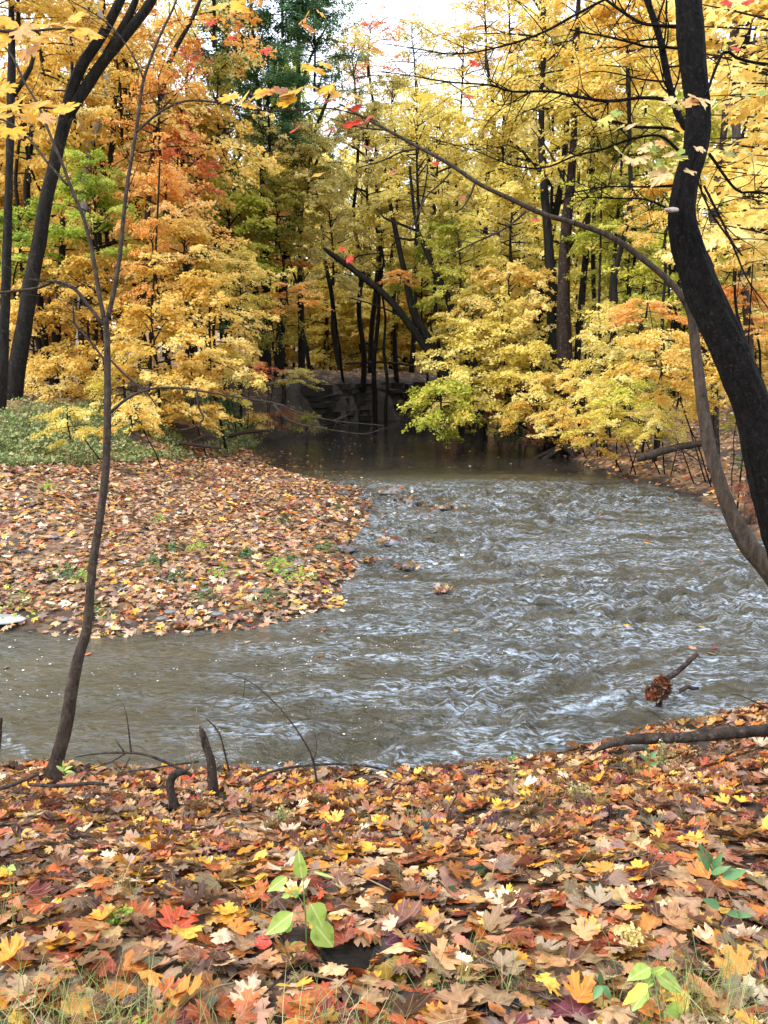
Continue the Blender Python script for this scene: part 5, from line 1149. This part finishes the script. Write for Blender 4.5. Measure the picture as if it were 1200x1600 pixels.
plant('dark leaved weed with pointed leaves on a tall thin stem at right', 2.5, (1165, 1545), (1110, 1350),
      [(1108, 1362, 1092, 1328, 12), (1112, 1360, 1105, 1325, 12), (1112, 1362, 1130, 1330, 12), (1112, 1366, 1142, 1352, 10), (1128, 1372, 1168, 1358, 16), (1125, 1418, 1098, 1404, 14), (1135, 1428, 1180, 1430, 12), (1150, 1470, 1142, 1445, 12), (1152, 1480, 1158, 1510, 10), (1175, 1505, 1198, 1508, 10), (1098, 1330, 1092, 1318, 8)], .0018, STEM_DRY, DGLEAF, 'weed_plant', 'weed')
plant('three leaved small green weed at the bottom right of the bank', 2.05, (942, 1560), (940, 1535), [(940, 1540, 926, 1562, 14), (941, 1540, 955, 1562, 14), (940, 1538, 937, 1520, 10)], .0015, None, DGLEAF, 'weed_plant', 'weed')
plant('little green weed on the brink left of the rotting log', 4.3, (1012, 1200), (1015, 1175), [(1012, 1190, 1000, 1178, 8), (1015, 1185, 1028, 1172, 8), (1014, 1178, 1008, 1166, 6), (1014, 1195, 1030, 1192, 6)], .0015, None, DGLEAF, 'weed_plant', 'weed')
plant('small round leaved green sprout at the left edge of the near bank', 2.5, (12, 1365), (12, 1352), [(12, 1358, 2, 1352, 10), (12, 1356, 24, 1358, 12)], .0015, None, LIMELEAF, 'weed_plant', 'weed')
plant('small green weed on the crest left of centre, against the water', 4.7, (801, 1200), (800, 1178), [(800, 1190, 792, 1182, 7), (800, 1186, 808, 1180, 7), (800, 1180, 800, 1172, 5)], .0015, None, DGLEAF, 'weed_plant', 'weed')
plant('fresh yellow green sprout at the foot of the young maple', 4.8, (100, 1212), (100, 1198), [(100, 1205, 88, 1196, 6), (100, 1204, 112, 1196, 6), (100, 1200, 98, 1188, 5), (102, 1206, 116, 1206, 6)], .0015, None, LIMELEAF, 'weed_plant', 'weed')
def feathery(label, d, base, h, seed, mat, name='dry_weed'):
    b = P(*base, d); b[2] = gz(b[0], b[1]); root = thing(name, label, 'weed', tuple(b)); r_ = np.random.default_rng(seed); ac = Acc(); pos = []
    for k in range(9):
        t_ = np.array((r_.normal(0, .22) * h, r_.normal(0, .15) * h, h * r_.uniform(.6, 1))); tube(ac, [(0, 0, -.01, .0012), (*(t_ * .5 + r_.normal(0, .01, 3)), .001), (*t_, .0006)], 4, .03)
        for q in range(26): s_ = r_.uniform(.25, 1.05); pos.append(t_ * s_ + r_.normal(0, .012, 3))
    obj('stem', ac.mesh('stem', [STEM_DRY], True), root); pos = np.array(pos); n2 = len(pos)
    Vv, Ff, K = leaf_cloud(pos, r_.normal(0, 1, (n2, 3)), r_.normal(0, 1, (n2, 3)), r_.uniform(.008, .018, n2), KITE)
    o = obj('seed_heads', mk_mesh('seed_heads', Vv, Ff, [LM[mat]], False, {'tone': ('FLOAT', np.repeat(np.clip(r_.normal(.7, .2, n2), 0, 1), K))}), root); o['kind'] = 'stuff'
feathery('straw coloured feathery weed standing before the rotting log', 4.9, (1040, 1165), .22, 1, 'grass')
feathery('wispy seed headed weed in the near leaves at right', 2.4, (985, 1480), .09, 2, 'pale')
feathery('dry wispy weed on the bank crest left of centre', 4.0, (440, 1250), .13, 3, 'grass')
feathery('green wispy weed on the bank crest right of centre', 4.2, (905, 1230), .12, 4, 'grass')
feathery('pale green feathery tuft at the bottom edge left of centre', 1.9, (215, 1600), .08, 5, 'freshgreen')
feathery('green feathery tuft low on the bank at left', 2.55, (185, 1390), .07, 6, 'freshgreen')

# ------------------------------------------------------------------ dead wood
def stick(name, label, cat, pts, mat, sides=8, rough=.15, subs=(), tw=None, partname='branch'):
    b = np.array(pts[0][:3]); ac = Acc(); tseed[0] += 1; tube(ac, pts, sides, .03, rough, tseed[0])
    if tw: twigs(ac, pts, tw[0], tw[1], tw[2], tseed[0], tw[3] if len(tw) > 3 else .15)
    root = obj(name, ac.mesh(name, [mat], True, b), None, tuple(b)); tag(root, label, cat)
    for s_ in subs:
        ac = Acc(); tseed[0] += 1; tube(ac, s_, 6, .03, .1, tseed[0]); obj(partname, ac.mesh(partname, [mat], True, b), root)
    return root
stick('fallen_log', 'rotting log lying along the brink of the near bank at right', 'log', T([(925, 1176, 4), (945, 1166, 11), (975, 1157, 17), (1010, 1154, 20), (1060, 1153, 19), (1110, 1148, 22), (1160, 1144, 21), (1215, 1139, 23), (1300, 1132, 24)], 4.95), DEAD_WOOD, 16, .16)
def lift(pts, dz): return [(a, b, c + dz, r) for a, b, c, r in pts]
stick('stump_post', 'thin slanting splintered stump standing at the waterline left of centre', 'stump', [(*P(334, 1222, 4.75)[:2], gz(*P(334, 1222, 4.75)[:2]) - .1, .035)] + T([(331, 1200, 17), (322, 1165, 14), (316, 1145, 11), (312, 1134, 3)], 4.75), WET_WOOD, 9, .25)
stick('stump_post', 'short mossy grey stub curling out of the leaves on the bank crest', 'stump', T([(272, 1262, 18), (268, 1240, 15), (266, 1222, 15), (275, 1208, 14), (292, 1206, 9)], 4.1), DEAD_WOOD, 9, .3)
stick('stump_post', 'dark stump cut off by the left edge beside the water', 'stump', T([(-14, 1215, 26), (-6, 1160, 18), (0, 1122, 10)], 4.9), WET_WOOD, 9, .2)
stick('fallen_branch', 'dark forked dead branch lying on the crest between young maple and slanting stump', 'branch', T([(300, 1212, 7), (270, 1196, 6), (230, 1180, 5), (195, 1176, 4.5), (150, 1178, 3.5), (117, 1183, 2)], 4.7), WET_WOOD, 7, .12,
      [T([(205, 1178, 4), (202, 1150, 3), (198, 1120, 2), (192, 1098, 1)], 4.7), T([(195, 1176, 3), (180, 1156, 2)], 4.7), T([(195, 1178, 3), (170, 1192, 2.5), (130, 1205, 1.5)], 4.7), T([(310, 1190, 4), (265, 1196, 3.5), (230, 1202, 3), (200, 1205, 2)], 4.8), T([(203, 1184, 2), (190, 1208, 1.5)], 4.75)])
stick('fallen_branch', 'bare arching twig rising from the bank against the water at centre', 'branch', T([(495, 1222, 4), (488, 1185, 3.6), (470, 1150, 3), (440, 1110, 2.6), (410, 1080, 2.2), (385, 1062, 2), (355, 1052, 1.5)], 4.7), WET_WOOD, 5, .1, [T([(410, 1080, 2), (395, 1097, 1.5), (382, 1112, 1)], 4.7), T([(383, 1062, 2), (380, 1090, 1)], 4.7), T([(490, 1190, 2), (495, 1165, 1.5), (490, 1140, 1)], 4.7)])
stick('fallen_branch', 'thin hooked twig beside the slanting stump', 'branch', T([(358, 1205, 4), (352, 1180, 3.5), (342, 1145, 3), (322, 1122, 2.5)], 4.72), WET_WOOD, 5, .1)
stick('fallen_branch', 'upright hair thin twig just left of the slanting stump', 'branch', T([(298, 1215, 2), (303, 1180, 1.6), (306, 1140, 1.4), (307, 1105, 1)], 4.7), STEM_DRY, 5, .1, [T([(299, 1190, 1.5), (290, 1160, 1)], 4.7)])
stick('fallen_branch', 'long low dark branch lying along the water edge at centre', 'branch', T([(400, 1216, 5), (430, 1204, 5), (480, 1196, 5), (540, 1194, 4.5), (590, 1200, 4), (612, 1208, 3)], 4.75), WET_WOOD, 7, .15)
stick('fallen_branch', 'pale stick among the leaves at the left edge of the crest', 'branch', T([(-10, 1236, 8), (30, 1222, 7), (60, 1210, 5)], 4.2), DEAD_WOOD, 7, .15)
stick('fallen_branch', 'dark flat stick lying on leaves by the foot of the young maple', 'branch', T([(45, 1226, 6), (90, 1228, 7), (140, 1224, 7), (170, 1226, 4)], 4.3), WET_WOOD, 7, .15)
stick('fallen_branch', 'slim twig with two yellow leaves reaching over the water at the right edge', 'branch', T([(1230, 1120, 4), (1190, 1102, 3), (1160, 1088, 2.5), (1140, 1084, 2)], 5.1), WET_WOOD, 5, .1, [T([(1215, 1100, 3), (1180, 1098, 1.5)], 5.1)])
x, y, r_ = scatter(16, -1.6, 2, 1.5, 4.2, lambda x, y, r_: acc_near(x, y, r_) & (np.abs(x) < .5 * y), 77); z = ground_z(x, y)
for i in range(16):
    a_ = r_.random() * 6.28; L = r_.uniform(.08, .22); dv = np.array((math.cos(a_), math.sin(a_), 0)) * L; b = np.array((x[i], y[i], z[i] + .05))
    o = stick('twig', '', None, [(*b, .003), (*(b + dv * .5 + r_.normal(0, .01, 3)), .0028), (*(b + dv + (0, 0, r_.uniform(-.02, .03))), .0015)], STEM_DRY if i % 2 else WET_WOOD, 5, .1)
    tag(o, 'short dry twig lying among the fallen leaves of the near bank', 'twig', 'twigs in the near leaves')
# snag in the water with its clump of wet leaves
sn = P(1030, 1090, 6.75); sn[2] = -.12
snag = thing('snag', 'broken black stick rising from the creek with a clump of wet brown leaves', 'branch', tuple(sn))
ac = Acc(); tube(ac, [(*sn, .03)] + T([(1035, 1070, 11), (1058, 1050, 11), (1075, 1035, 9.5), (1090, 1021, 8)], 6.75), 9, .04, .15, 9)
obj('stick', ac.mesh('stick', [WET_WOOD], True, sn), snag)
def clump(px, py, d, rx, rz, n_, seed, parent, colw, size=.09):
    r_ = np.random.default_rng(seed); c = P(px, py, d); base = np.array(parent.location); u = r_.normal(0, 1, (n_, 3)); u /= np.linalg.norm(u, axis=1)[:, None]; rr = r_.random(n_)[:, None] ** .4
    pos = c + u * rr * np.array((rx, rx * .8, rz)); Vs, Ff, K = leaf_cloud(pos, u + r_.normal(0, .5, (n_, 3)), r_.normal(0, 1, (n_, 3)) + (0, 0, -.6), size * r_.uniform(.7, 1.2, n_), FL[1])
    cc = PAL[r_.choice(len(PAL), n_, p=colw)] * .42
    o = obj('leaf_clump', mk_mesh('leaf_clump', Vs - base, Ff, [FALLEN], False, {'leafcol': ('FLOAT_COLOR', np.repeat(np.column_stack((cc, np.ones(n_))), K, 0))}, uv=np.tile(FL[1][2], (n_, 1))), parent); o['kind'] = 'stuff'; return o
WW = np.array([0, 0, 0, 1, 3, 3, 1, .2, 0, 0, 4, 3, 0, 0, 1, 0.]); WW /= WW.sum()
clump(1034, 1074, 6.72, .06, .10, 90, 3, snag, WW, .085); clump(1022, 1082, 6.70, .07, .035, 40, 4, snag, WW, .08)
stick('driftwood', 'short black stick poking out of the foam beside the snag', 'driftwood', T([(1062, 1080, 8), (1075, 1073, 9), (1082, 1076, 8), (1092, 1075, 5)], 7.0), WET_WOOD, 8, .2)
# leafy debris and stones stranded in the riffle
deb = [('clump of wet brown leaves and a stone just downstream of the bar tip', 689, 926, .17), ('wet leaf clump with a green sprig in the riffle', 637, 890, .20), ('small pale stone with leaves left of the green sprig clump', 608, 852, .22), ('reddish brown heap of leaves against the edge of the gravel bar', 540, 862, .30), ('dark wet leaf heap upstream in the riffle', 640, 790, .40), ('orange topped leaf clump alone in the upper riffle', 692, 797, .26), ('tan leaf raft with a white pebble at the head of the riffle', 615, 772, .42), ('dark leaf clump nearest the bar above the reddish heap', 560, 800, .35), ('dark leafy lump off the bar where calm water ends', 535, 775, .32), ('small dark lump of leaves in the shallows beyond the bar tip', 575, 940 - 60, .12), ('low dark stone awash right of the bar at mid riffle', 555, 765, .2)]
for i, (lab, px, py, w_) in enumerate(deb):
    w_ *= 1.45; q = Wz(px, py); root = thing('leaf_debris', lab, 'debris', (q[0], q[1], .035)); r_ = np.random.default_rng(600 + i)
    # the stone that holds it
    u = np.linspace(0, math.pi, 7); v = np.linspace(0, 2 * math.pi, 11)[:-1]; Vv = []
    for a_ in u:
        for b_ in v: s_ = 1 + .25 * r_.normal(); Vv.append((math.sin(a_) * math.cos(b_) * w_ * .4 * s_, math.sin(a_) * math.sin(b_) * w_ * .3 * s_, math.cos(a_) * w_ * .16))
    i_ = np.arange(6)[:, None] * 10; j_ = np.arange(10)[None]; F_ = np.stack((i_ + j_, i_ + 10 + j_, i_ + 10 + (j_ + 1) % 10, i_ + (j_ + 1) % 10), -1).reshape(-1, 4)
    obj('stone', mk_mesh('stone', np.array(Vv), F_, [STONE if i not in (2,) else PALE_STONE], True), root, (0, 0, .01))
    n_ = 26; pos = np.column_stack((r_.normal(0, w_ * .32, n_), r_.normal(0, w_ * .25, n_), r_.uniform(.01, w_ * .22, n_)))
    Vs, Ff, K = leaf_cloud(pos, np.array((0, -.2, 1)) + r_.normal(0, .6, (n_, 3)), r_.normal(0, 1, (n_, 3)), np.full(n_, .085), ST[0]); cc = cols(r_, n_, WW if i in (3, 4, 7, 8) else WB) * (.5 if i in (3, 4, 7, 8) else .8)
    o = obj('leaf_clump', mk_mesh('leaf_clump', Vs, Ff, [FALLEN], False, {'leafcol': ('FLOAT_COLOR', np.repeat(np.column_stack((cc, np.ones(n_))), K, 0))}, uv=np.tile(ST[0][2], (n_, 1))), root); o['kind'] = 'stuff'
# drifting leaves on the water
def float_accept(x, y, r_):
    d, dk = sdist(x, y); return (d < -.05) & (dk['bar'] < 1.4) & (y > 11) | ((d < -.05) & (r_.random(len(x)) < .06))
x, y, r_ = scatter(420, -6, 8, 7, 33, float_accept, 701); n_ = 420; z = water_z(x[None], y[None])[0] + .012
Vs, Ff, K = leaf_cloud(np.column_stack((x, y, z)), np.array((0, 0, 1)) + r_.normal(0, .12, (n_, 3)), r_.normal(0, 1, (n_, 3)), np.full(n_, .08), ST[0]); cc = cols(r_, n_, WB)
tag(obj('floating_leaves', mk_mesh('floating_leaves', Vs, Ff, [FALLEN], False, {'leafcol': ('FLOAT_COLOR', np.repeat(np.column_stack((cc, np.ones(n_))), K, 0))}, uv=np.tile(ST[0][2], (n_, 1)))), 'scattered leaves drifting and stranded in the shallows beside the gravel bar', 'leaves', kind='stuff')
# foam flecks on the slack water at left
def fl_acc(x, y, r_): d, _ = sdist(x, y); return (d < -.1) & (fbm(x * 1.2, y * 1.2, 333, 3) > .56)
x, y, r_ = scatter(260, -4.5, 1.5, 4.9, 9.4, fl_acc, 702); n_ = 260; z = water_z(x[None], y[None])[0] + .006
a_ = np.arange(7) / 7 * 2 * math.pi; disc = (np.column_stack((np.cos(a_), np.sin(a_) * .8, np.zeros(7))), np.array([(0, i, i + 1) for i in range(1, 6)]))
Vs, Ff, K = leaf_cloud(np.column_stack((x, y, z)), np.array((0, 0, 1)) + r_.normal(0, .03, (n_, 3)), r_.normal(0, 1, (n_, 3)), r_.uniform(.003, .009, n_) * np.where(r_.random(n_) < .08, 2, 1), disc)
tag(obj('foam_flecks', mk_mesh('foam_flecks', Vs, Ff, [plain('foam', (.75, .77, .8), .9)], False)), 'white foam flecks drifting on the slack brown water at left', 'foam', kind='stuff')
# pale wet slab at the left end of the bar
def rock(name, label, cat, c, sx_, sy_, sz_, mat, seed, group=None):
    r_ = np.random.default_rng(seed); u = np.linspace(0, math.pi, 9); v = np.linspace(0, 2 * math.pi, 15)[:-1]; Vv = []
    for a_ in u:
        for b_ in v:
            s_ = 1 + .35 * (float(fbm(np.array([math.cos(b_) * 1.4 + seed]), np.array([math.sin(b_) * 1.4 + a_]), seed, 3)[0]) - .5) * 2
            Vv.append((math.sin(a_) ** .6 * math.cos(b_) * sx_ * s_, math.sin(a_) ** .6 * math.sin(b_) * sy_ * s_, math.cos(a_) * sz_ * (1 + .1 * r_.normal())))
    i_ = np.arange(8)[:, None] * 14; j_ = np.arange(14)[None]; F_ = np.stack((i_ + j_, i_ + 14 + j_, i_ + 14 + (j_ + 1) % 14, i_ + (j_ + 1) % 14), -1).reshape(-1, 4)
    return tag(obj(name, mk_mesh(name, np.array(Vv), F_, [mat], True), None, tuple(c)), label, cat, group)
q = Wz(8, 966, .08); rock('stone_slab', 'flat pale wet slab at the left end of the leaf bar by the water', 'rock', (q[0] - .12, q[1], .07), .32, .17, .03, PALE_STONE, 3)
for i in range(22):
    r_ = np.random.default_rng(800 + i); px = r_.uniform(60, 540); py = 975 - r_.random() ** 2 * 200; q = Wz(px, py, .15); 
    if sdist(np.array([q[0]]), np.array([q[1]]))[0][0] < .02: continue
    s_ = r_.uniform(.03, .07)
    rock('river_stone', 'grey stone showing between the leaves of the gravel bar', 'stone', (q[0], q[1], gz(q[0], q[1]) + .03), s_ * 1.4, s_, s_ * .5, STONE, 800 + i, 'grey stones of the gravel bar')
rock('boulder', 'dark stone by the near bank under the rotting log', 'rock', tuple(P(995, 1164, 5.1)), .07, .05, .03, STONE, 9)
# logs on the shores
def shorelog(label, a0, a1, d, w0, w1, mat=WET_WOOD, subs=()):
    stick('fallen_log', label, 'log', T([(a0[0] - (a1[0] - a0[0]) * .04, a0[1], w0 * .35), (*a0, w0), ((a0[0] + a1[0]) / 2, (a0[1] + a1[1]) / 2 - 4, (w0 + w1) / 2), (*a1, w1)], d), mat, 9, .2, subs)
shorelog('dark fallen log crossing the grass at the head of the leaf bar', (190, 690), (345, 700), 22, 9, 6, WET_WOOD, [T([(300, 690, 5), (325, 680, 4), (350, 690, 3)], 22), T([(240, 688, 3), (270, 682, 2)], 22)])
shorelog('curved dark log at the waterline below the green bush', (330, 690), (420, 672), 25.5, 10, 5, WET_WOOD)
shorelog('dark log lying on the leafy right shore below the golden boughs', (1002, 715), (1120, 690), 17, 16, 11, WET_WOOD)
shorelog('thin grey dead stick sloping down the leafy right shore', (1050, 700), (1105, 730), 15.5, 3, 2, DEAD_WOOD)
shorelog('grey pole lying on the forest floor above the cliff', (545, 568), (650, 572), 41, 5, 4, DEAD_WOOD)
# exposed roots below the close pair of trunks
rt = P(882, 708, 25); rz = gz(rt[0], rt[1]); root = thing('root_wad', 'tangle of grey roots washed bare at the waterline below the close pair of trunks', 'roots', (rt[0], rt[1], rz))
for k in range(11):
    r_ = np.random.default_rng(900 + k); a_ = R(r_.uniform(150, 390)); L = r_.uniform(.5, 1.2); ac = Acc()
    e = np.array((math.cos(a_) * L, math.sin(a_) * L * .7, 0)); e[2] = -rz - .05 if e[1] < 0 else -.1
    tube(ac, [(0, .2, .35, .10), (*(e * .45 + (0, 0, .22)), .07), (*e, .035)], 7, .12, .25, k); obj('root', ac.mesh('root', [DEAD_WOOD], True), root)
# undergrowth at the foot of the woods
under = [(470, 640, 31.5), (430, 668, 30), (505, 650, 35), (560, 640, 41), (610, 645, 41)]
for i, (px, py, d) in enumerate([(440, 655, 30.5), (480, 660, 32), (400, 660, 29), (760, 665, 30), (800, 675, 28.5), (840, 680, 26.5), (700, 655, 33), (660, 640, 36), (1080, 640, 19), (1150, 660, 16), (1180, 720, 12), (1160, 770, 10.5), (1190, 800, 9.8), (280, 650, 27), (150, 680, 24), (60, 690, 22), (220, 670, 26), (330, 660, 28)]):
    mt = ['russet', 'olive', 'gold', 'olive', 'green', 'russet'][i % 6]
    side = 'under the left woods' if px < 350 else 'at the foot of the spur' if px < 500 else 'along the shaded right waterline' if px < 900 else 'on the slope behind the black trunk'
    auto_tree(f'low tangled {dict(russet="russet", olive="olive", gold="yellow", green="green")[mt]} bush {side}', px, py, d, 30, 'shrub', mt, i, .8, name='shrub', cat='shrub', tw=.03, group=f'low bushes {side}')
